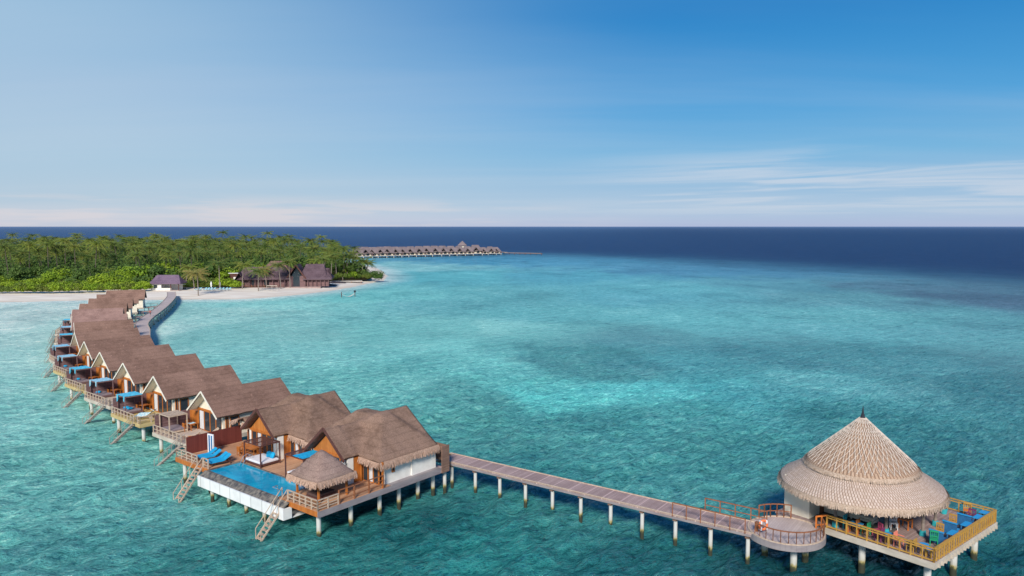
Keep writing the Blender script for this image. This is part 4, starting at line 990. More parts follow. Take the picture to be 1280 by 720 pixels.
# a walker on the far jetty
def person(label, loc, shirt, shorts, rz=0):
    me = bpy.data.meshes.new('person')
    J = [((0, 0, .95), .13), ((0, 0, 1.15), .13), ((0, 0, 1.38), .15), ((0, 0, 1.50), .06), ((0, 0, 1.62), .095), ((0, 0, 1.72), .08),
         ((0, .10, .88), .09), ((.12, .10, .48), .06), ((-.02, .10, .07), .045), ((.12, .10, .03), .035), ((0, -.10, .88), .09), ((-.06, -.10, .48), .06), ((-.24, -.10, .1), .045), ((-.12, -.10, .03), .035),
         ((0, .20, 1.40), .055), ((-.05, .25, 1.12), .042), ((.06, .25, .88), .032), ((0, -.20, 1.40), .055), ((.05, -.25, 1.12), .042), ((.16, -.24, .90), .032)]
    E = [(0, 1), (1, 2), (2, 3), (3, 4), (4, 5), (0, 6), (6, 7), (7, 8), (8, 9), (0, 10), (10, 11), (11, 12), (12, 13), (2, 14), (14, 15), (15, 16), (2, 17), (17, 18), (18, 19)]
    me.from_pydata([j[0] for j in J], E, []); o = bpy.data.objects.new('person', me); col.objects.link(o)
    sk = o.modifiers.new('skin', 'SKIN'); sv = me.skin_vertices[0].data
    for v, j in zip(sv, J): v.radius = (j[1], j[1])
    sv[0].use_root = True
    o.modifiers.new('sub', 'SUBSURF').levels = 1; o.modifiers['sub'].render_levels = 1
    m, T, b, _ = new_mat('person_clothing'); tc = T.n('ShaderNodeTexCoord'); sp = T.n('ShaderNodeSeparateXYZ'); T.l(tc.outputs['Object'], sp.inputs[0])
    cr = T.ramp(T.math('DIVIDE', sp.outputs[2], 2.0), [(0, (.35, .2, .14, 1)), (.24, shorts + (1,)), (.5, shirt + (1,)), (.745, (.35, .2, .14, 1)), (.84, (.03, .02, .02, 1))], 'CONSTANT'); T.l(cr, b.inputs['Base Color'])
    me.materials.append(m); o.location = loc; o.rotation_euler = (0, 0, rz); tag(o, label, 'person'); return o
pj_ = gp(188, 395.5, DZ); person('person in reddish top walking along the curving jetty', (pj_[0], pj_[1], DZ), (.40, .12, .10), (.08, .07, .08), R(70))

# ================================================================== PAVILION  (local x = s along right front edge, y = t along the left front edge)
PO, PA = (28.7, 49.4), R(39)
def pav_at(o, s, t, z=DZ + .01, rz=0):
    c, sn = math.cos(PA), math.sin(PA); o.location = (PO[0] + c * s - sn * t, PO[1] + sn * s + c * t, z); o.rotation_euler = (0, 0, PA + rz); return o
pav = empty('pavilion', (PO[0], PO[1], 0), PA); tag(pav, 'round two-tiered thatched pavilion on a square deck with yellow railing', 'pavilion')
MB().slab([(0, 0, DZ), (11.3, 0, DZ), (11.3, 12.0, DZ), (.0, 12.0, DZ)], .14).build('deck', M['deckgrey'], pav)
MB().slab([(-1.9, 8.2, DZ + .002), (.0, 8.2, DZ + .002), (.0, 11.6, DZ + .002), (-2.4, 11.2, DZ + .002), (-3.4, 10.2, DZ + .002)], .14).build('entry_deck', M['deckgrey'], pav)
MB().box(-.06, .0, -.06, 8.2, DZ - .46, DZ - .0).box(.0, 11.36, -.06, 0.0, DZ - .46, DZ - .0).box(11.3, 11.36, 0, 12, DZ - .46, DZ).build('fascia_board', M['palebeam'], pav)
f = MB()
for s in (1.0, 5.4, 9.3): f.box(s - .14, s + .14, .05, 11.8, DZ - .62, DZ - .3)
for s in np.arange(.5, 11.2, .55): f.box(s - .05, s + .05, -.2, .3, DZ - .42, DZ - .16)
f.build('floor_beam', M['palebeam'], pav)
for s, t in [(1.0, .8), (5.5, .8), (9.4, .8), (1.0, 5.4), (5.5, 5.4), (9.4, 5.4), (1.5, 10), (5.5, 10), (9.4, 10)]: MB().cyl(s, t, -3, DZ - .5, .24, 14).build('pile', M['post'], pav)
mb = MB(); mb.slab([(.5, 9.45, DZ + .012), (2.6, 3.9, DZ + .012), (7.6, 5.3, DZ + .012), (6.5, 10.8, DZ + .012)], .01)
m, T, b, _ = new_mat('dark_tiled_floor'); tc = T.n('ShaderNodeTexCoord'); mp = T.mapping(tc.outputs['Object'], rot=(0, 0, R(-16)))
br = T.n('ShaderNodeTexBrick'); br.offset = 0; T.l(mp, br.inputs[0]); br.inputs['Color1'].default_value = (.16, .14, .12, 1); br.inputs['Color2'].default_value = (.11, .10, .09, 1); br.inputs['Mortar'].default_value = (.008, .008, .012, 1)
br.inputs['Scale'].default_value = 1; br.inputs['Mortar Size'].default_value = .10; br.inputs['Brick Width'].default_value = 1.3; br.inputs['Row Height'].default_value = 1.3
T.l(br.outputs[0], b.inputs['Base Color']); b.inputs['Roughness'].default_value = .5
mb.build('tiled_floor', m, pav)
# railing, yellow, with uprights all along
def yrail(pts, step=.62):
    mb = MB()
    for a, b in zip(pts[:-1], pts[1:]):
        A = Vector((a[0], a[1], DZ)); B = Vector((b[0], b[1], DZ)); L = (B - A).length; n = max(1, round(L / step))
        for i in range(n + 1):
            p = A.lerp(B, i / n); big = i % 2 == 0; mb.bar(p - Vector((0, 0, .1)), p + Vector((0, 0, .96)), .10 if big else .07)
        mb.bar(A + Vector((0, 0, .98)), B + Vector((0, 0, .98)), .16, .06); mb.bar(A + Vector((0, 0, .80)), B + Vector((0, 0, .80)), .05, .08); mb.bar(A + Vector((0, 0, .12)), B + Vector((0, 0, .12)), .05, .09)
    return mb.build('railing', M['yellow'], pav)
yrail([(.05, .05), (.05, 7.7)], .75); yrail([(.05, .05), (11.2, .05)], .42); yrail([(11.2, .05), (11.2, 7.0)], .9)
mb = MB(); mb.bar((.05, 7.7, DZ + .98), (-.7, 8.15, DZ + .92), .14, .08); mb.bar((.05, 7.7, DZ + .3), (-.7, 8.15, DZ + .25), .06, .08)
for p in ((.05, 7.7), (-.35, 7.9), (-.7, 8.15)): mb.bar((p[0], p[1], DZ), (p[0], p[1], DZ + .95), .09)
mb.build('railing', M['orangepaint'], pav)
mb = MB(); mb.box(.6, .8, 9.45, 11.6, DZ, 5.2); mb.box(.8, 2.15, 9.45, 9.62, DZ, 5.3); mb.box(2.15, 2.95, 9.45, 9.62, DZ + 2.1, 5.3); mb.box(2.95, 3.15, 7.7, 9.62, DZ, 5.4); mb.box(3.15, 6.4, 7.7, 7.86, DZ, 5.4); mb.box(6.2, 6.4, 7.86, 11.6, DZ, 5.4); mb.box(.8, 6.2, 11.4, 11.6, DZ, 5.2)
mb.build('wall', M['cream'], pav)
MB().box(2.15, 2.95, 9.50, 9.57, DZ, DZ + 2.1).build('door', M['brownrail'], pav)
rc = (4.5, 7.42)
for s, t in [(2.5, 4.4), (4.2, 2.5), (6.9, 2.7), (9.2, 5.2), (9.3, 8.6), (.75, 7.4)]:
    c = MB().cyl(s, t, DZ, 4.95, .13, 10, .11).build('column', M['trunk'], pav)
    MB().cyl(s, t, DZ + .01, DZ + .38, .25, 14, .21).build('column_base', M['tealpaint'], c)
def revolve(name, prof, mat, nseg=96, lump=.05, smooth=True):
    mb = MB(); n = len(prof)
    for i in range(nseg):
        a = 2 * math.pi * i / nseg
        for j, (r, z) in enumerate(prof):
            k = mnoise.noise(Vector((math.cos(a) * r * .9, math.sin(a) * r * .9, z))) * lump * min(1, r)
            mb.v.append((math.cos(a) * (r + k), math.sin(a) * (r + k), z + k))
    for i in range(nseg):
        for j in range(n - 1): mb.f.append((i * n + j, i * n + j + 1, ((i + 1) % nseg) * n + j + 1, ((i + 1) % nseg) * n + j))
    o = mb.build(name, mat, pav, smooth=smooth); o.location = (rc[0], rc[1], 0); return o
def lattice_thatch(name, base, pale, dark, nb, rows, rmul):
    """thatch tied in short staggered tufts, laid out in polar coordinates round the roof's own axis"""
    m, T, b, _ = new_mat(name); tc = T.n('ShaderNodeTexCoord'); ob = tc.outputs['Object']; sp = T.n('ShaderNodeSeparateXYZ'); T.l(ob, sp.inputs[0])
    ang = T.math('ARCTAN2', sp.outputs[1], sp.outputs[0]); zz = sp.outputs[2]
    wob = T.noise(ob, 1.2, 3)
    v = T.math('ADD', T.math('MULTIPLY', zz, rows), T.math('MULTIPLY', wob, .3)); row = T.math('FLOOR', v); fv = T.math('FRACT', v)
    u = T.math('ADD', T.math('MULTIPLY', ang, nb / (2 * math.pi)), T.math('ADD', T.math('MULTIPLY', row, .5), T.math('MULTIPLY', T.math('SUBTRACT', fv, .5), .18)))
    fu = T.math('FRACT', u)
    cell = T.n('ShaderNodeCombineXYZ'); T.l(T.math('FLOOR', u), cell.inputs[0]); T.l(row, cell.inputs[1]); wn = T.n('ShaderNodeTexWhiteNoise'); T.l(cell.outputs[0], wn.inputs[0])
    n = T.noise(ob, 14, 4, .7); n2 = T.noise(ob, .7, 4)
    edge = T.math('MULTIPLY', T.sstep(T.math('ABSOLUTE', T.math('SUBTRACT', fu, .5)), .44, .25), T.sstep(fv, -.25, .3))
    c = T.mix(T.math('MULTIPLY', wn.outputs[0], .6), pale + (1,), base + (1,)); c = T.mix(T.math('MULTIPLY', n2, .5), c, base + (1,))
    c = T.mix(T.math('SUBTRACT', 1, T.math('MULTIPLY', edge, T.sstep(n, .25, .6))), c, dark + (1,))
    T.l(c, b.inputs['Base Color']); b.inputs['Roughness'].default_value = .9; b.inputs['Specular IOR Level'].default_value = .1
    bump(T, b, T.math('ADD', edge, n), .7, .05); return m
lowm = lattice_thatch('tufted_thatch_pale', (.52, .39, .30), (.74, .62, .54), (.32, .215, .155), 165, 6.5, 1)
upm = lattice_thatch('tufted_thatch_tan', (.44, .30, .21), (.56, .41, .30), (.24, .15, .10), 90, 2.8, 1)
revolve('lower_roof', [(2.9, 6.9), (3.6, 6.47), (4.4, 5.97), (5.1, 5.52), (5.55, 5.22), (5.84, 5.03), (6.0, 4.90), (5.95, 4.76), (5.5, 4.80)], lowm)
revolve('upper_roof', [(.07, 10.15), (.45, 9.72), (1.0, 9.17), (1.7, 8.52), (2.5, 7.80), (3.2, 7.18), (3.8, 6.66), (4.08, 6.42), (4.1, 6.3), (3.7, 6.25)], upm)
# pale tying cane laid over the upper cone
mb = MB()
def cone_p(f): r = .12 + 3.92 * f; return r, 10.13 - (10.13 - 6.50) * f ** .985 + .035
for fam, (cnt, turn) in enumerate(((46, .16), (46, -.34))):
    for i in range(cnt):
        a0 = 2 * math.pi * i / cnt + random.uniform(-.015, .015); pr = None
        for k in range(15):
            f_ = (.03 if i % 2 == 0 else .22) + (.97 - (.03 if i % 2 == 0 else .22)) * k / 14; r, z = cone_p(f_); a = a0 + turn * 2 * math.pi * .35 * math.log(r + .6)
            p = Vector((r * math.cos(a), r * math.sin(a), z + (fam * .01)))
            if pr is not None: mb.bar(pr, p, .032, .02)
            pr = p
o = mb.build('tying_cane', simple('pale_cane', (.76, .66, .57), (.56, .46, .38), 6, .8), pav); o.location = (rc[0], rc[1], 0)
for rr_, zz_, nm_ in ((5.95, 4.86, 'lower'), (4.05, 6.42, 'upper')):
    pts = [(rr_ * math.cos(2 * math.pi * i / 60), rr_ * math.sin(2 * math.pi * i / 60), zz_) for i in range(61)]
    f = fringe(MB(), pts, .18 if nm_ == 'upper' else .28, .30 if nm_ == 'upper' else .5, w=.06, out=.08, layers=3, centre=(0, 0, zz_)); o = f.build('thatch_fringe', M['fringe_pav'], pav); o.location = (rc[0], rc[1], 0)
mb = MB(); mb.cyl(rc[0], rc[1], 9.95, 10.35, .2, 12, .11); mb.cyl(rc[0], rc[1], 10.35, 11.0, .09, 10, .015); mb.build('finial', M['black'], pav)
# furniture
CG = 'bright painted chairs on the pavilion deck'
def pc(s, t, rz, label, a, b=None, arms=False, cat='chair'):
    c = chair(label, (M_ := (a, b or a)), CG, arms=arms); pav_at(c, s, t, rz=R(rz)); c.scale = (1.15, 1.15, 1.1); return c
pc(2.9, 1.2, 200, 'green chair at the right end of the pavilion deck beside blue bench', 'greenpaint')
pc(.55, 1.75, 90, 'yellow armchair near the front corner of the pavilion railing', 'yellow', arms=True)
pc(.85, 2.75, -90, 'coral pink armchair beside the left pavilion railing', 'coralpaint', arms=True)
pc(1.0, 5.2, 90, 'green chair beside the left pavilion railing', 'greenpaint')
pc(1.1, 6.6, -90, 'teal chair nearest the entry along the left pavilion railing', 'tealpaint')
pc(1.35, 4.5, 150, 'pink chair under the roof edge beside the left railing', 'pinkpaint')
pc(.7, 4.05, 90, 'dark red chair against the left railing next to a round blue table', 'purplepaint')
pc(3.75, 4.4, 215, 'white chair under the thatch roof of the pavilion', 'whitepaint')
pc(4.7, 1.6, 180, 'yellow chair between the first and second blue benches', 'yellow')
pc(7.3, 1.7, 180, 'yellow chair between the second and third blue benches', 'yellow')
pc(9.6, 1.2, 180, 'dark purple chair near the far right railing corner', 'purplepaint', arms=True)
pc(10.8, 1.9, 200, 'orange and yellow chair against the far right railing', 'orangepaint', 'yellow', arms=True)
pc(10.6, 4.3, 250, 'yellow chair by the far railing where the roof edge hides it', 'yellow', arms=True)
pc(.95, 6.0, 90, 'orange chair between the teal and green chairs', 'orangepaint')
pc(4.4, 4.6, 30, 'orange chair beside the white chair under the roof', 'orangepaint')
pc(5.0, 5.2, 120, 'teal chair in the shade under the thatch roof', 'tealpaint')
for (s, t, lb_) in ((.62, .62, 'small round blue stool in the front corner of the pavilion deck'), (.85, 1.05, 'round blue table by the front corner beside the stool'), (.8, 3.45, 'round blue table beside the coral chair')):
    tt = table(lb_, 'skypaint', 'yellow', .62 if 'table' in lb_ else .45, .6, .74 if 'table' in lb_ else .6, rnd=True); tt['category'] = 'table' if 'table' in lb_ else 'stool'; pav_at(tt, s, t)
pav_at(table('square light blue table by the left railing', 'skypaint', 'orangepaint', .85, .85), .75, 5.85)
pav_at(table('orange topped table in the shade under the roof', 'orangepaint', 'orangepaint', .8, .8), 4.6, 3.9)
def bench(label, back, seat, L=.95):
    e = empty('bench'); tag(e, label, 'bench', 'blue high-backed benches along the right railing')
    MB().box(-.28, .28, -L / 2, L / 2, .36, .44).build('seat', M[seat], e)
    MB().box(-.36, -.28, -L / 2, L / 2, .05, .92).build('backrest', M[back], e)
    MB().box(-.42, -.22, -L / 2 - .03, L / 2 + .03, .921, .97).build('top_rail', M['skypaint'], e)
    for y in (-1, 1): MB().box(-.27, .27, y * L / 2 - .03, y * L / 2 + .03, 0, .36).build('leg', M['orangepaint'], e)
    return e
pav_at(bench('blue high-backed bench nearest the front corner of the pavilion', 'bluepaint', 'bluepaint'), 3.7, 1.25, rz=R(0))
pav_at(bench('blue high-backed bench in the middle of the right railing', 'bluepaint', 'skypaint'), 6.2, 1.3, rz=R(0))
pav_at(bench('blue high-backed bench farthest along the right railing', 'bluepaint', 'bluepaint'), 8.6, 1.2, rz=R(0))
for s, w_ in ((4.6, 'first'), (7.1, 'second'), (9.35, 'third')):
    pav_at(table(f'light blue table against the right railing, {w_} from the front corner', 'skypaint', 'bluepaint', 1.0, .62), s, .55)
pav_at(table('small light blue table in the far right corner', 'skypaint', 'purplepaint', .7, .7), 10.7, .6)
db = mattress_bed('low pale bench with teal and blue cushions under the pavilion roof', mat='cream', frame='cream', L=1.9, W=.9); db['category'] = 'bench'; pav_at(db, 3.6, 6.6, rz=R(90))
cu = pillow_thing('teal cushion on the low bench under the pavilion roof', 'tealpaint'); pav_at(cu, 3.6, 6.9, DZ + .56)
cu = pillow_thing('blue cushion on the low bench under the pavilion roof', 'bluepaint'); pav_at(cu, 3.6, 6.3, DZ + .56)
for (t, hue) in ((8.2, 'pinkpaint'),):
    q_ = MB(); q_.add([(2.9, t - .3, 3.6), (2.9, t + .3, 3.6), (2.9, t + .38, 3.0), (2.9, t, 2.75), (2.9, t - .38, 3.0), (2.93, t - .3, 3.6), (2.93, t + .3, 3.6), (2.93, t + .38, 3.0), (2.93, t, 2.75), (2.93, t - .38, 3.0)], [(0, 1, 2, 3, 4), (9, 8, 7, 6, 5), (0, 5, 6, 1), (1, 6, 7, 2), (2, 7, 8, 3), (3, 8, 9, 4), (4, 9, 5, 0)])
    o = q_.build('wall_hanging', M[hue]); tag(o, 'pink ornament hanging on the white wall beside the pavilion door', 'ornament')
    pav_at(o, 0, 0, 0); 
    for v in o.data.vertices: v.co.z -= 0
pl = empty('planter'); tag(pl, 'teal round pot by the far side of the pavilion deck', 'planter'); MB().cyl(0, 0, 0, .42, .22, 14, .28).build('pot', M['tealpaint'], pl); MB().cyl(0, 0, .421, .44, .22, 14).build('soil', M['rock'], pl); pav_at(pl, 10.0, 3.3)

# ================================================================== VEGETATION
def frond_mesh(mb, base, az, L, rise, droop, nleaf=9, w=1.15, twist=0):
    pts = []
    for k in range(nleaf + 1):
        t = k / nleaf; r = L * (t - .10 * t * t * abs(droop) * .5); z = rise * t - droop * t * t
        pts.append(Vector((base[0] + math.cos(az) * r, base[1] + math.sin(az) * r, base[2] + z)))
    side = Vector((-math.sin(az), math.cos(az), 0))
    for k in range(nleaf):
        p, q = pts[k], pts[k + 1]; t = (k + .5) / nleaf; ww = w * (1 - .65 * t) * (.5 + 2.2 * min(t, .25)); d = (q - p)
        mb.quad(p, q, q + Vector((0, 0, -.03)), p + Vector((0, 0, -.05)))
        for sg in (-1, 1):
            tip = p + d * 1.15 + side * sg * ww + Vector((0, 0, -ww * random.uniform(.35, .75)))
            mb.add([p, p + d * .62, tip], [(0, 1, 2)])
def palm(seed, h=11, mat='palm', lean=.8, nf=20, L=3.3):
    random.seed(seed)
    e = empty('coconut_palm'); mb = MB(); la = random.uniform(0, 6.28); lean *= random.uniform(.4, 1.2); n = 7; pr = None
    for k in range(n + 1):
        t = k / n; x = math.cos(la) * lean * t ** 1.8; y = math.sin(la) * lean * t ** 1.8; p = (x, y, h * t - .5 * (1 - t))
        if pr: mb.bar(pr, p, .42 - .20 * (t - 1 / n), n=7, w2=.42 - .20 * t)
        pr = p
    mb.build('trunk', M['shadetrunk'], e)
    c = MB(); top = Vector(pr)
    for i in range(nf):
        az = 2 * math.pi * i / nf * 2.4 + random.uniform(-.2, .2); lv = i / nf
        frond_mesh(c, top + Vector((0, 0, .1)), az, L * random.uniform(.75, 1.15), (3.1 - 3.9 * lv) * random.uniform(.8, 1.2), (1.3 + 1.1 * lv) * random.uniform(.8, 1.2))
    for k in range(6): a = random.uniform(0, 6.28); c.add([top + Vector((math.cos(a) * .3, math.sin(a) * .3, -.1)), top + Vector((math.cos(a + 1) * .35, math.sin(a + 1) * .35, -.35)), top + Vector((0, 0, -.6))], [(0, 1, 2)])
    c.build('crown', M[mat], e)
    return e
def leafy(name, seed, w, h, n, mat, leaf=.5, trunk=True, lobes=6, flat=.7):
    """crown of leaf clumps spread through several uneven lobes over a forked trunk"""
    random.seed(seed); e = empty(name); c = MB()
    L = []
    for k in range(lobes):
        a = 2 * math.pi * k / lobes + random.uniform(-.4, .4); r = w * random.uniform(.22, .36)
        L.append((math.cos(a) * r * random.uniform(.6, 1.25), math.sin(a) * r * random.uniform(.6, 1.25), h * random.uniform(.45, .78), w * random.uniform(.17, .28)))
    L.append((0, 0, h * .72, w * .30))
    for k in range(n):
        x, y, z, r = random.choice(L)
        u, v = random.uniform(-1, 1), random.uniform(0, 6.28); q = math.sqrt(1 - u * u); rr = r * random.uniform(.62, 1.06) * (1 + .25 * mnoise.noise(Vector((u * 3, v, x))))
        p = Vector((x + q * math.cos(v) * rr, y + q * math.sin(v) * rr, max(.12, z + u * rr * flat)))
        nrm = Vector((q * math.cos(v), q * math.sin(v), u + .35)).normalized(); nrm = (nrm + Vector((random.gauss(0, .45), random.gauss(0, .45), random.gauss(0, .45)))).normalized()
        t1 = nrm.orthogonal().normalized(); t1 = Matrix.Rotation(random.uniform(0, 6.28), 3, nrm) @ t1; t2 = nrm.cross(t1); s = leaf * random.uniform(.5, 1.25)
        c.quad(p + t1 * s * .5, p + t2 * s * .32, p - t1 * s * .5, p - t2 * s * .32)
    if trunk:
        t = MB(); fk = (0, 0, h * .35); t.bar((0, 0, -.5), fk, w * .06, n=7, w2=w * .045)
        for x, y, z, r in L[:4]: t.bar(fk, (x * .8, y * .8, z), w * .035, n=5, w2=w * .015)
        t.build('trunk', M['bark'], e)
    c.build('crown', M[mat], e)
    return e
def leafy_low(seed, w, d, h, n, mat, leaf=.45, label=''):
    """hedge: leaf clumps filling a long rounded mass"""
    random.seed(seed); c = MB()
    for k in range(n):
        x = random.uniform(-w / 2, w / 2); a = random.uniform(0, math.pi); hh = h * (.82 + .3 * mnoise.noise(Vector((x * .35, seed, 0)))) * (1 - abs(2 * x / w) ** 8 * .5)
        rr = random.uniform(.75, 1.05); p = Vector((x, math.cos(a) * d / 2 * rr, max(.1, math.sin(a) ** .7 * hh * rr)))
        nrm = Vector((random.gauss(0, .5), math.cos(a) + random.gauss(0, .5), math.sin(a) + .3 + random.gauss(0, .4))).normalized(); t1 = Matrix.Rotation(random.uniform(0, 6.28), 3, nrm) @ nrm.orthogonal().normalized(); t2 = nrm.cross(t1); s = leaf * random.uniform(.6, 1.3)
        c.quad(p + t1 * s * .5, p + t2 * s * .32, p - t1 * s * .5, p - t2 * s * .32)
    return c
GZ = 1.1
def depth_at(px, py): return gp(px, py, GZ)
usedv = set()
def place(proto, x, y, z, rz, sc, label, cat, group=None):
    o = proto if proto.name not in usedv else copy_tree(proto); usedv.add(proto.name)
    o.location = (x, y, z); o.rotation_euler = (0, 0, rz); o.scale = (sc, sc, sc) if not isinstance(sc, tuple) else sc
    tag(o, label, cat, group); return o
# forest limits
FX = [(-700, 262), (-185, 273), (-156, 280), (-140, 284), (-126, 290), (-108, 292), (-96, 300), (-86, 322), (-74, 334), (-65, 340), (-68, 356), (-88, 402), (-114, 500), (-165, 590), (-300, 690), (-700, 740)]
palms = [palm(10 + i, h=[13, 14.5, 12, 15.5, 13.5][i], lean=1.6, nf=24, L=4.8) for i in range(5)]
brights = [leafy('broadleaf_tree', 30 + i, 10, 7.5, 1500, 'leafbright', .75) for i in range(3)]
darks = [leafy('broadleaf_tree', 40 + i, 10, 9.5, 1400, 'leafdark', .85) for i in range(3)]
olives = [leafy('shrub', 50 + i, 5.5, 3.4, 750, 'leafolive', .55, trunk=False) for i in range(3)]
brsh = [leafy('shrub', 60 + i, 5.5, 3.6, 750, 'leafbright', .55, trunk=False) for i in range(2)]
rnd = random.Random(11)
def inforest(x, y, m=0):
    return float(sdist([(x, y)], FX)[0]) > m
REST = (-108, 331)      # centre of restaurant clearing
def clear(x, y): return not (-126 < x < -72 and y < 350) and not (-141 < x < -119 and 284 < y < 300)
cnt = 0; tries = 0; pts_ = []
while cnt < 285 and tries < 40000:
    tries += 1
    y = 290 + 300 * rnd.random() ** 1.35; x = rnd.uniform(-.76 * y, -60)
    if not inforest(x, y, 5) or not clear(x, y) or x < -y * .74: continue
    if any((x - a) ** 2 + (y - b) ** 2 < (4.6 + (y - 290) * .012) ** 2 for a, b in pts_): continue
    front = y < 310
    if y < 318 and rnd.random() < .93: continue
    pts_.append((x, y)); cnt += 1
    s = rnd.uniform(.70, 1.14) * (.78 if front else 1.0) * (1 + max(0, (y - 400)) * .0006)
    place(palms[rnd.randrange(5)], x, y, 1.0, rnd.uniform(0, 6.28), s, 'coconut palm standing in the dense island forest behind the beach', 'palm tree', 'coconut palms of the island forest')
pts2 = []; cnt = 0; tries = 0
while cnt < 120 and tries < 20000:
    tries += 1
    y = 286 + 150 * rnd.random() ** 1.2; x = rnd.uniform(-.74 * y, -66)
    if not inforest(x, y, 4) or not clear(x, y): continue
    if any((x - a) ** 2 + (y - b) ** 2 < 49 for a, b in pts2): continue
    pts2.append((x, y)); cnt += 1
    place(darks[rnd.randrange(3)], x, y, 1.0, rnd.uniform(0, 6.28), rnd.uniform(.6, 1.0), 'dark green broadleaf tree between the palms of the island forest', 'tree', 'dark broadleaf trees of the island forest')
# bright green broadleaf crowns the photograph shows one by one: (px, crown-foot py, size)
BR = [(82, 352, 1.25, 'large rounded bright green tree left of the dark forest hut'), (66, 354, .95, 'bright green tree at the left flank of the largest rounded one'), (128, 356, 1.05, 'bright green tree right of the dark forest hut'), (146, 353, 1.2, 'spreading bright green tree midway between forest hut and arrival hut'), (166, 352, 1.3, 'bright green tree left of the arrival hut, broadest of its cluster'), (184, 350, 1.35, 'bright green tree rising behind the arrival hut on its left'),
      (203, 347, 1.35, 'tall bright green tree directly behind the arrival hut roof'), (222, 347, 1.05, 'bright green tree behind the arrival hut on its right'), (262, 346, 1.25, 'bright green tree standing behind the beach loungers'), (156, 356, .85, 'lower bright green tree in front of the broad cluster left of the arrival hut'), (14, 355, .85, 'bright green tree at the left edge of the photo'), (283, 346, 1.1, 'bright green tree left of the restaurant roofs'), (322, 341, 1.0, 'bright green tree behind the restaurant left wing'), (44, 356, .7, 'low bright green tree above the left beach'), (110, 355, .6, 'low bright green tree under the dark forest hut')]
for px, py, s, lb_ in BR:
    x, y = gp(px, py + 6, GZ); place(brights[rnd.randrange(3)], x, y, .8, rnd.uniform(0, 6.28), (s, s, s * rnd.uniform(.8, .95)), lb_, 'tree', 'bright green broadleaf trees')
# shrubs along the beach front
sc_n = 0
for k in range(3):
    for px in range(-6, 192, 6):
        py = 366.3 - .022 * max(0, px - 60) - k * 2.6; x, y = gp(px + rnd.uniform(-2, 2), py, GZ); pr = (olives + brsh)[rnd.randrange(5)] if px < 90 or rnd.random() < .4 else brsh[rnd.randrange(2)]
        place(pr, x, y, .9, rnd.uniform(0, 6.28), rnd.uniform(.7, 1.15), 'leafy green shrub in the beachfront thicket left of the arrival hut', 'shrub', 'shrubs of the beachfront thicket left')
for k in range(2):
    for px in list(range(232, 304, 6)):
        x, y = gp(px + rnd.uniform(-2, 2), 360.4 - k * 3, GZ); place(brsh[rnd.randrange(2)] if px > 268 else olives[rnd.randrange(3)], x, y, .9, rnd.uniform(0, 6.28), rnd.uniform(.75, 1.05), 'dense green shrub behind the beach loungers', 'shrub', 'shrubs behind the beach loungers')
for px, py in [(416, 351), (424, 350), (432, 350), (440, 349.5), (447, 349.5), (454, 348.5), (438, 345), (450, 345), (425, 346), (412, 347), (460, 349.5), (458, 345)]:
    x, y = gp(px, py, GZ); place((brsh + olives)[rnd.randrange(5)], x, y, .9, rnd.uniform(0, 6.28), rnd.uniform(.7, 1.1), 'green shrub at the right end of the island behind the palms', 'shrub', 'shrubs at the right end of the island')
for px, py, s_, lb_ in [(418, 347, .75, 'dark broadleaf tree behind the leaning palm right of the restaurant'), (430, 345, .8, 'dark broadleaf tree in the middle of the right end of the island'), (443, 344, .75, 'dark broadleaf tree toward the tip of the island'), (453, 344, .6, 'small dark broadleaf tree nearest the tip of the island')]:
    x, y = gp(px, py, GZ); place(darks[rnd.randrange(3)], x, y, .8, px, s_, lb_, 'tree', 'broadleaf trees at the right end of the island')
ds = [leafy('shrub', 71, 7.5, 5.2, 1200, 'leafdark', .6, trunk=False), leafy('shrub', 72, 7.5, 5.2, 1200, 'leafdark', .6, trunk=False)]
x, y = gp(472, 352, .4); place(ds[0], x, y, .2, 0, 1.0, 'dark rounded bush alone at the tip of the beach', 'shrub')
x, y = gp(459, 350, .6); place(ds[1], x, y, .5, 1, .95, 'dark bush just inside the beach tip beside the lone bush', 'shrub')
# undergrowth that closes the forest between trunks: nobody could count it
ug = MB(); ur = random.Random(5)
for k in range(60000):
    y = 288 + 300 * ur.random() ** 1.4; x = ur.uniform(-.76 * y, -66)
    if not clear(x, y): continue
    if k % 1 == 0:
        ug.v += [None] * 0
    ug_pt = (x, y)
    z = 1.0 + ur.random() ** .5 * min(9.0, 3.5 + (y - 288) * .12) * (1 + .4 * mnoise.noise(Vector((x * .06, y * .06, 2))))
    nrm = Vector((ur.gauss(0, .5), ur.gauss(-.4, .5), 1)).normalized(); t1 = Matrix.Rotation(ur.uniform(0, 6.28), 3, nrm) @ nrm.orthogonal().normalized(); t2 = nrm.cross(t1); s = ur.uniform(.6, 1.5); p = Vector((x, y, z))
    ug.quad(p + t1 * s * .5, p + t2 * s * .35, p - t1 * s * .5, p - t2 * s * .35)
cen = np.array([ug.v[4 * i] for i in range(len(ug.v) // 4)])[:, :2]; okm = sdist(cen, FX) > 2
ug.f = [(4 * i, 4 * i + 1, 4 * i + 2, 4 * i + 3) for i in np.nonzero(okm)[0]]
uo = ug.build('undergrowth', M['leafdark']); tag(uo, 'dark green undergrowth filling the forest between the trunks', kind='stuff')
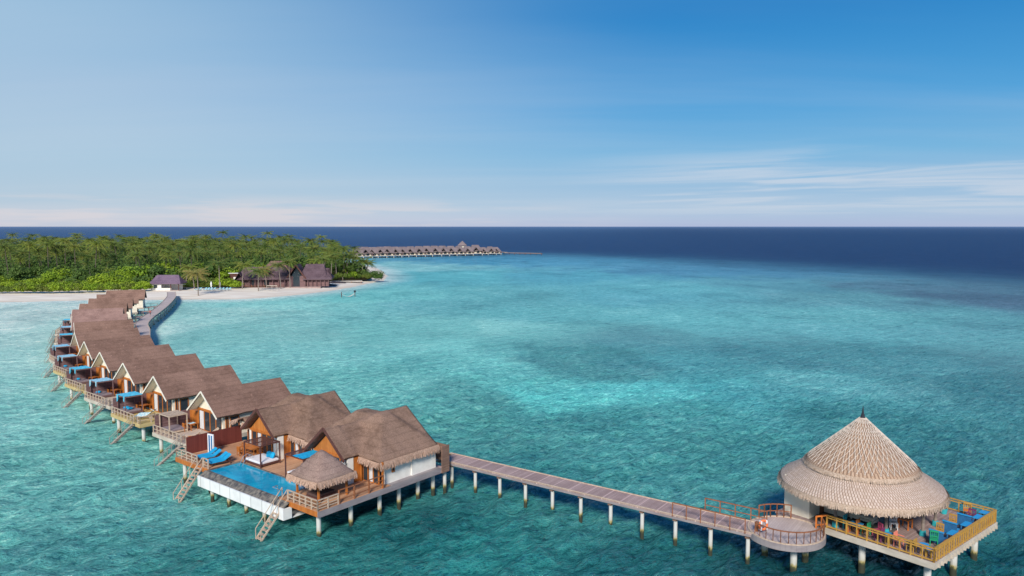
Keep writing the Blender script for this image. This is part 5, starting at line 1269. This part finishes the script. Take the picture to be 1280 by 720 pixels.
# the rest of the palms, past the three hundred that show largest, as one mass
def palm_mass():
    src = [[c for c in p.children if c.name.startswith('crown')][0] for p in palms]; tr = [[c for c in p.children if c.name.startswith('trunk')][0] for p in palms]
    VV, FF, off = [], [], 0; rg = random.Random(21); n = 0
    data = []
    for a, b in zip(src, tr):
        co = []; fa = []
        for o in (a, b):
            k = sum(len(x) for x in co); v = np.empty(len(o.data.vertices) * 3); o.data.vertices.foreach_get('co', v); co.append(v.reshape(-1, 3)); fa += [tuple(i + k for i in p.vertices) for p in o.data.polygons]
        data.append((np.vstack(co), fa))
    while n < 420:
        y = 330 + 290 * rg.random() ** 1.1; x = rg.uniform(-.76 * y, -64)
        if not inforest(x, y, 3) or not clear(x, y): continue
        if any((x - a) ** 2 + (y - b) ** 2 < 16 for a, b in pts_): continue
        pts_.append((x, y)); n += 1; co, fa = data[rg.randrange(5)]; a = rg.uniform(0, 6.28); s = rg.uniform(.78, 1.0); c_, s_ = math.cos(a) * s, math.sin(a) * s
        M_ = np.array([[c_, -s_, 0], [s_, c_, 0], [0, 0, s]]); VV.append(co @ M_.T + np.array([x, y, 1.0])); FF += [tuple(i + off for i in f) for f in fa]; off += len(co)
    me = bpy.data.meshes.new('palm_mass'); me.from_pydata(np.vstack(VV).tolist(), [], FF); me.materials.append(M['palm']); o = bpy.data.objects.new('palm_mass', me); col.objects.link(o); tag(o, 'mass of coconut palms in the depth of the island forest', kind='stuff')
palm_mass()
# beach palms seen one by one: (base px, base py, crown px, crown py)
BP = [(302.8, 361, 305, 331, 'palm at the left corner of the restaurant', 'palm'), (323, 363, 323, 339, 'palm standing forward on the sand before the restaurant left wing', 'palm'), (333.5, 359, 330, 337, 'short golden-green palm before the restaurant left wing', 'palmgold'), (351, 360, 348, 331, 'palm left of the restaurant central gable', 'palm'), (362.7, 359, 361, 327, 'tall green palm just left of the restaurant central gable', 'palm'),
      (408.5, 355, 404, 324, 'tall leaning palm on a dark rock ring right of the restaurant', 'palm'), (414, 350, 415, 322, 'palm behind the leaning palm right of the restaurant', 'palm'), (420.8, 349.5, 419, 319, 'tallest palm in the right end cluster', 'palm'), (434, 346, 434, 320, 'palm near the middle of the right end cluster', 'palm'), (441, 346, 443, 322, 'palm right of the middle in the right end cluster', 'palm'), (452, 347, 455, 326, 'palm at the far right tip of the tree line', 'palm'),
      (247.8, 367.7, 246.7, 342, 'golden palm alone on the open sand right of the jetty', 'palmgold'), (243, 361.7, 240, 341, 'golden palm behind the lone palm right of the jetty', 'palmgold'), (274.6, 361.7, 274, 329, 'slender palm between the beach umbrellas', 'palm'), (232, 358, 236, 334, 'palm right behind the arrival hut', 'palm'), (312, 352, 311, 334, 'small palm behind the restaurant left corner', 'palm'), (449, 345, 447, 328, 'low palm in the right end cluster', 'palm'), (396, 349, 396, 326, 'palm directly behind the right wing of the restaurant', 'palm'), (428, 344, 427, 323, 'palm at the back of the right end cluster, left half', 'palm'), (437, 343, 438, 316, 'very tall palm at the back of the right end cluster', 'palm'), (458, 345, 460, 329, 'short palm leaning over the beach tip', 'palm'), (405, 346, 408, 318, 'tall palm rising behind the leaning palm', 'palm')]
for i, (bx, by, cx_, cy_, lb_, mt) in enumerate(BP):
    x, y = gp(bx, by, GZ); dist_ = y; hh = (by - cy_) / CF * dist_ * 1.01; dxw = (cx_ - bx) / CF * dist_
    random.seed(100 + i); e = empty('coconut_palm', (x, y, 1.0), 0); mb = MB(); pr = None; n = 8
    for k in range(n + 1):
        t = k / n; p = (dxw * t ** 1.6, .4 * t, (hh + .6) * t - .6)
        if pr: mb.bar(pr, p, .46 - .2 * (t - 1 / n), n=8, w2=.46 - .2 * t)
        pr = p
    mb.build('trunk', M['trunk'], e); c = MB(); top = Vector(pr); nf = 28
    for k in range(nf):
        az = 2 * math.pi * k / nf * 2.4 + random.uniform(-.2, .2); lv = k / nf
        frond_mesh(c, top + Vector((0, 0, .1)), az, 5.0 * random.uniform(.8, 1.1), (3.2 - 3.8 * lv) * random.uniform(.8, 1.2), (1.4 + 1.2 * lv) * random.uniform(.8, 1.2), nleaf=12, w=1.35)
    c.build('crown', M[mt], e); tag(e, lb_, 'palm tree', 'palms along the beach')
for px, py, lb_ in [(407.5, 357, 'dark rock ring around the foot of the leaning palm'), (419, 354, 'dark flat rock pile right of the leaning palm')]:
    x, y = gp(px, py, .5); bm = bmesh.new(); bmesh.ops.create_icosphere(bm, subdivisions=3, radius=1)
    for v in bm.verts: v.co = Vector((v.co.x * 4.3, v.co.y * 2.6, max(-.3, v.co.z * .75))) * (1 + .35 * mnoise.noise(v.co * 2.3 + Vector((px, 0, 0))))
    me_ = bpy.data.meshes.new('rock_pile'); bm.to_mesh(me_); bm.free(); me_.materials.append(M['rock']); o = bpy.data.objects.new('rock_pile', me_); col.objects.link(o); o.location = (x, y, .5); tag(o, lb_, 'rock')

# ================================================================== BEACH BUILDINGS
def hip_roof(parent, x0, x1, y0, y1, z0, z1, rid, mat, name='roof', over=0, th=.3):
    """hipped roof: ridge along x inset by rid at both ends"""
    mb = MB(); ym = (y0 + y1) / 2; a, b, c, d = (x0, y0, z0), (x1, y0, z0), (x1, y1, z0), (x0, y1, z0); e, f = (x0 + rid, ym, z1), (x1 - rid, ym, z1)
    lo = [(p[0], p[1], p[2] - th) for p in (a, b, c, d)]
    mb.add([a, b, c, d, e, f] + lo, [(0, 1, 5, 4), (1, 2, 5), (2, 3, 4, 5), (3, 0, 4), (6, 7, 1, 0), (7, 8, 2, 1), (8, 9, 3, 2), (9, 6, 0, 3), (9, 8, 7, 6)])
    return mb.build(name, M[mat], parent)
hx, hy = gp(210, 362.5, GZ)
hut = empty('arrival_hut', (hx, hy, GZ), R(2)); tag(hut, 'small white-walled arrival hut with plum hipped roof at the jetty head', 'hut')
hip_roof(hut, -5.7, 5.9, -3.0, 3.4, 2.75, 5.7, 1.8, 'purple')
wl = MB(); wl.box(-5.3, -4.3, -2.3, -2.15, 0, 2.6); wl.box(-2.9, -1.5, -2.3, -2.15, 0, 2.6); wl.box(-4.3, -2.9, -2.3, -2.15, 0, .9); wl.box(-4.3, -2.9, -2.3, -2.15, 2.1, 2.6); wl.box(-5.3, -5.15, -2.15, 2.5, 0, 2.6); wl.box(-1.65, -1.5, -2.15, 2.5, 0, 2.6); wl.box(-1.5, 5, 1.2, 1.35, 0, 2.6); wl.box(-5.15, -1.65, 2.35, 2.5, 0, 2.6); wl.box(-1.5, 2.2, -2.25, -2.1, 0, .9)
wl.build('wall', M['white'], hut)
MB().box(-4.3, -2.9, -2.22, -2.18, .9, 2.1).build('window', M['glass'], hut)
for x in (2.0, 4.9): MB().box(x - .12, x + .12, -2.4, -2.16, 0, 2.6).build('post', M['darkwood'], hut)
MB().box(-5.4, 5.2, -2.6, 2.6, -.4, .02).build('plinth', M['jetty'], hut)
bx_, by_ = gp(228, 361.5, GZ); cart = empty('cart', (bx_, by_, GZ)); tag(cart, 'small grey luggage cart parked right of the arrival hut', 'cart')
MB().box(-1.3, 1.3, -.7, .7, .35, .75).build('body', M['beam'], cart, bevel=.08); MB().box(-1.1, 1.0, -.65, .65, 1.75, 1.83).build('canopy', M['whitepaint'], cart)
MB().bar((-1, -.6, .75), (-1, -.6, 1.75), .05).bar((.9, -.6, .75), (.9, -.6, 1.75), .05).bar((-1, .6, .75), (-1, .6, 1.75), .05).bar((.9, .6, .75), (.9, .6, 1.75), .05).build('frame', M['black'], cart)
for x in (-.8, .8):
    for y in (-.72, .72): MB().bar((x, y - .07, .28), (x, y + .07, .28), .56, n=16).build('wheel', M['black'], cart)
# dark forest hut
hx, hy = gp(107.5, 352, GZ); fh = empty('forest_hut', (hx, hy, GZ)); tag(fh, 'dark thatched hut half hidden in the forest on the left', 'hut'); hip_roof(fh, -3.6, 3.6, -3, 3, 3.9, 6.1, 2.6, 'rockroof'); MB().box(-2.8, 2.8, -2.2, 2.2, 0, 3.7).build('wall', M['darkwood'], fh); MB().box(-1.2, -.2, -2.25, -2.2, .1, 2.2).build('door', M['cream'], fh)
hx, hy = gp(44, 352, GZ); fh = empty('forest_hut', (hx, hy, GZ)); tag(fh, 'small dark hut roof among the trees at far left', 'hut'); hip_roof(fh, -3, 3, -2.6, 2.6, 3.8, 5.5, 2.0, 'rockroof'); MB().box(-2.3, 2.3, -2, 2, 0, 3.6).build('wall', M['darkwood'], fh); MB().box(-.5, .5, -2.05, -2.0, .1, 2.2).build('door', M['cream'], fh)
# beach restaurant
rx, ry = gp(357, 357.5, GZ)
rest = empty('beach_restaurant', (rx, ry, GZ), R(8)); tag(rest, 'dark-roofed wooden beach restaurant with tall central gable', 'restaurant')
K = ry / CF   # metres per photo pixel here
def rp(px): return (px - 357) * K
def gable_roof(parent, x0, x1, y0, y1, z0, z1, mat, along='x', th=.25, name='roof', e0=0):
    mb = MB()
    if along == 'x':
        ym = (y0 + y1) / 2; mb.slab([(x0, y0, z0), (x1, y0, z0), (x1 - e0, ym, z1), (x0 + e0, ym, z1)], th); mb.slab([(x0 + e0, ym, z1), (x1 - e0, ym, z1), (x1, y1, z0), (x0, y1, z0)], th)
    else:
        xm = (x0 + x1) / 2; mb.slab([(x0, y0, z0), (xm, y0 - .8, z1), (xm, y1, z1), (x0, y1, z0)], th); mb.slab([(xm, y0 - .8, z1), (x1, y0, z0), (x1, y1, z0), (xm, y1, z1)], th)
    return mb.build(name, M[mat], parent)
hip_roof(rest, rp(301), rp(364), -5, 5.5, 3.2, 7.8, 2.2, 'darkroof')
hip_roof(rest, rp(325), rp(362), 2.0, 13, 5.5, 9.8, 3.5, 'redroof')
gable_roof(rest, rp(360), rp(384), -4.4, 8, 3.0, 8.6, 'darkroof', along='y')
hip_roof(rest, rp(376), rp(409), -3.2, 8.5, 3.9, 8.7, 1.8, 'darkroof')
hip_roof(rest, rp(400), rp(415), -2.8, 7.5, 3.3, 7.0, 3.4, 'darkroof', name='end_roof')
hip_roof(rest, rp(380), rp(415), -4.8, 1, 3.0, 4.6, 2.0, 'darkroof', name='porch_roof')
gable_roof(rest, rp(299), rp(311), -5.5, 2, 2.9, 6.0, 'darkroof', along='y')
b_ = MB()
for sg in (-1, 1): b_.bar((rp(372), -5.35, 8.75), (rp(372 + sg * 12), -4.55, 3.0), .15, .5)
b_.build('barge_board', M['darkwood'], rest)
wl = MB()
for a_, b__ in ((302, 318), (321, 333), (339, 360), (384, 410)): wl.box(rp(a_), rp(b__), -3.4, -3.2, 0, 3.1)
wl.box(rp(361), rp(368), -3.9, -3.7, 0, 4.2); wl.box(rp(376), rp(383), -3.9, -3.7, 0, 4.2); wl.box(rp(302), rp(410), 3.5, 3.7, 0, 3.2)
wl.build('wall', M['screen'], rest)
MB().add([(rp(366), -3.75, 4.2), (rp(378), -3.75, 4.2), (rp(372), -3.75, 7.6), (rp(366), -3.7, 4.2), (rp(378), -3.7, 4.2), (rp(372), -3.7, 7.6)], [(0, 1, 2), (5, 4, 3), (0, 3, 4, 1), (1, 4, 5, 2), (2, 5, 3, 0)]).build('gable_window', M['glass'], rest)
MB().box(rp(368), rp(376), -3.8, -3.75, 0, 4.2).build('glass_door', M['glass'], rest)
for px in (318, 333): MB().box(rp(px), rp(px + (3 if px == 318 else 6)), -3.3, -3.25, 0, 2.9).build('glass_door', M['glass'], rest)
for px in range(302, 360, 7): MB().box(rp(px) - .12, rp(px) + .12, -4.6, -4.36, 0, 3.1).build('post', M['screen'], rest)
for px in range(386, 414, 5): MB().box(rp(px) - .12, rp(px) + .12, -4.4, -4.16, 0, 3.0).build('post', M['screen'], rest)
MB().box(rp(300), rp(402), -6.5, 4, -.6, .03).build('terrace', M['deckgrey'], rest)
rail(rest, [(rp(305), -6.4), (rp(358), -6.4)], .03, M['brownrail'], h=.9, step=2.5, mids=1, pw=.12)
sh_ = empty('service_shed', gp(295, 352, GZ) + (GZ,)); tag(sh_, 'low white flat-roofed shed left of the restaurant', 'shed'); MB().box(-2.6, 2.6, -1.8, 1.8, 3.6, 3.85).build('roof', M['whitepaint'], sh_); MB().box(-2.3, 2.3, -1.5, 1.5, 0, 3.6).build('wall', M['darkwood'], sh_); MB().box(-.5, .5, -1.55, -1.5, .1, 2.1).build('door', M['white'], sh_)
# sunset deck / low wall to the right of the restaurant
tx, ty = gp(428, 351.5, GZ); td = empty('beach_terrace', (tx, ty, .9), R(14)); tag(td, 'low timber terrace on the sand right of the restaurant', 'terrace'); MB().box(-8, 8.5, -1.6, 1.6, .1, .32).build('deck', M['palebeam'], td)
for x in (-7.5, -3.8, 0, 3.8, 8): MB().box(x - .12, x + .12, -1.4, -1.2, -.9, .1).build('post', M['brownrail'], td)
px_, py_ = gp(428.5, 351.3, GZ); person('person in light clothing standing on the beach terrace', (px_, py_, 1.23), (.6, .5, .4), (.35, .28, .22), 0)
# umbrellas and beach loungers
def umbrella(label):
    u = empty('beach_umbrella'); tag(u, label, 'umbrella', 'closed white umbrellas on the beach'); MB().cyl(0, 0, 0, 3.0, .05, 8).build('pole', M['whitepaint'], u); MB().cyl(0, 0, .9, 2.3, .24, 8, .34).cyl(0, 0, 2.3, 3.15, .34, 8, .03).build('canopy', M['whitepaint'], u); MB().cyl(0, 0, -.05, .12, .4, 10).build('base', M['beam'], u); return u
for px, py, lb_ in ((264.2, 361.6, 'closed white umbrella, left of the two behind the beach loungers'), (274.9, 361.2, 'closed white umbrella beside the slender palm')):
    x, y = gp(px, py, GZ); u = umbrella(lb_); u.location = (x, y, GZ - .05)
M['palebluecloth'] = simple('pale_blue_cloth', (.22, .50, .58), (.34, .56, .60), 5, .9)
bl = lounger('x', mat='palebluecloth', frame='whitepaint'); first = True
for i, px in enumerate((246, 249.5, 256, 259.5, 263, 267, 273.5, 277.5, 282, 286)):
    x, y = gp(px, 362.9, GZ); o = bl if first else copy_tree(bl); first = False; o.location = (x, y, GZ - .02); o.rotation_euler = (0, 0, R(70)); o.scale = (1.1,) * 3
    tag(o, f'pale blue beach lounger, {ORD[i]} from the left in the row on the sand', 'sun lounger', 'blue loungers in a row on the beach')
vx, vy = gp(340, 363.5, .9); vo = empty('swing_frame', (vx, vy, .9)); vo.scale = (.5, .5, .8); tag(vo, 'white timber swing frame on the sand before the restaurant', 'swing'); MB().bar((-3.8, 0, 0), (-3.8, 0, 2.4), .12).bar((0, 0, 0), (0, 0, 2.4), .16).bar((3.8, 0, 0), (3.8, 0, 2.4), .16).bar((-3.9, 0, 2.4), (3.9, 0, 2.4), .14).build('frame', M['whitewood'], vo)
MB().box(-2.6, -1.2, -.2, .2, .6, .66).box(1.2, 2.6, -.2, .2, .6, .66).bar((-2.5, 0, .66), (-2.5, 0, 2.4), .04).bar((-1.3, 0, .66), (-1.3, 0, 2.4), .04).bar((1.3, 0, .66), (1.3, 0, 2.4), .04).bar((2.5, 0, .66), (2.5, 0, 2.4), .04).build('seat', M['whitewood'], vo)
# hammock over the water
h0, h1 = gp(427, 371.8, 0), gp(443.7, 370.6, 0)
hm = empty('water_hammock', (h0[0], h0[1], 0), math.atan2(h1[1] - h0[1], h1[0] - h0[0])); tag(hm, 'net hammock slung between two dark posts standing in the shallows', 'hammock'); LH = math.hypot(h1[0] - h0[0], h1[1] - h0[1])
MB().cyl(0, 0, -1.5, 1.9, .13, 8).build('post', M['darkwood'], hm); p_ = MB().cyl(LH, 0, -1.5, 2.2, .14, 8).build('post', M['darkwood'], hm); MB().cyl(LH, 0, 1.5, 2.2, .45, 8, .3).build('post_cap', M['black'], p_)  # dark lump on the taller post, built as its cap, not a lamp
nb_ = MB()
for j in range(7):
    pr = None
    for k in range(13):
        t = k / 12; p = (LH * t, (j - 3) * .16 * math.sin(math.pi * t), 1.35 - 1.15 * math.sin(math.pi * t) ** .8)
        if pr: nb_.bar(pr, p, .04)
        pr = p
nb_.build('netting', M['net'], hm)

# ================================================================== FAR ROW OF VILLAS AND THIN PIER
M['farroof'] = thatch('hazed_grey_thatch', (.19, .15, .155), (.22, .175, .18), (.26, .21, .21), course=.8, amt=.2)  # thatch colour greyed to paint in the haze over the far row
def far_villa():
    v = empty('distant_villa'); hip_roof(v, -5.6, 5.6, -7, 7, 4.6, 10.0, 2.9, 'farroof', th=.4)
    MB().box(-4.2, 4.2, -5.2, 5.5, DZ, 5.0).build('wall', M['cream'], v); MB().box(.4, 2.8, -5.26, -5.2, DZ, 4.5).build('glass_door', M['glass'], v)
    gable_roof(v, -3.2, 2.0, -8.2, -2, 4.5, 8.0, 'farroof', along='y', name='porch_roof')
    MB().box(-5.2, 5.2, -10.5, 6, DZ - .4, DZ).build('deck', M['palebeam'], v); MB().box(4.9, 5.1, -10, -5, DZ, DZ + 2).build('privacy_screen', M['screen'], v)
    for x in (-4.5, 4.5):
        for y in (-9.8, 0): MB().cyl(x, y, -3, DZ - .3, .3, 6).build('pile', M['post'], v)
    return v
fv = far_villa(); k = 0
FR = [444, 453.5, 463, 472.5, 482, 491.5, 501, 511, 521.5, 531.5, 541.5, 551.5, 562, 572.5, 583, 593.5, 603, 612, 619]
for i, px in enumerate(FR):
    py = 323.2 - (px - 444) / 175 * 4.4; x, y = gp(px, py, 0); o = fv if k == 0 else copy_tree(fv); k += 1
    o.location = (x, y + 9, 0); o.rotation_euler = (0, 0, R(14)); s = (.90 if px < 600 else .76) * rnd.uniform(.93, 1.06); o.rotation_euler = (0, 0, R(14 + rnd.uniform(-5, 5))); o.scale = (s * 1.06, s, s * .94)
    tag(o, f'small distant thatched villa far across the lagoon, {"number " if False else ""}{(ORD + ["seventeenth", "eighteenth", "nineteenth"])[i]} from the left in its row', 'villa', 'distant row of overwater villas on the lagoon')
fj, _ = deck_ribbon('distant_jetty', [(gp(440, 322.5, 0)[0], gp(440, 322.5, 0)[1] + 22), (gp(540, 320, 0)[0], gp(540, 320, 0)[1] + 22), (gp(622, 318.3, 0)[0], gp(622, 318.3, 0)[1] + 16), gp(633, 318.6, 0)], 3, DZ, M['jetty'], M['beam'], 'distant jetty running behind the far row of villas', cat='jetty')
ax, ay = gp(630, 318.0, 0); bx2, by2 = gp(677, 318.9, 0)
tp, TPp = deck_ribbon('distant_pier', [(ax, ay), ((ax + bx2) / 2, (ay + by2) / 2 + 1), (bx2, by2)], 3.2, 1.5, M['darkwood'], M['darkwood'], 'thin dark pier reaching out beyond the last distant villa', cat='pier')
for i in range(8): t = i / 7; MB().cyl((bx2 - ax) * t, (by2 - ay) * t, -2, 1.4, .3, 6).build('pile', M['darkwood'], tp)
tw_ = empty('watch_hut', (gp(571, 321, 0)[0], gp(571, 321, 0)[1] + 70, 0)); tag(tw_, 'pointed hut roof rising behind the distant villas', 'hut'); hip_roof(tw_, -4.2, 4.2, -4.2, 4.2, 7.8, 11.8, 4.1, 'farroof'); MB().box(-3.2, 3.2, -3.2, 3.2, 1.5, 7.5).build('wall', M['cream'], tw_)
for x in (-3, 3):
    for y in (-3, 3): MB().cyl(x, y, -3, 1.6, .3, 6).build('pile', M['post'], tw_)
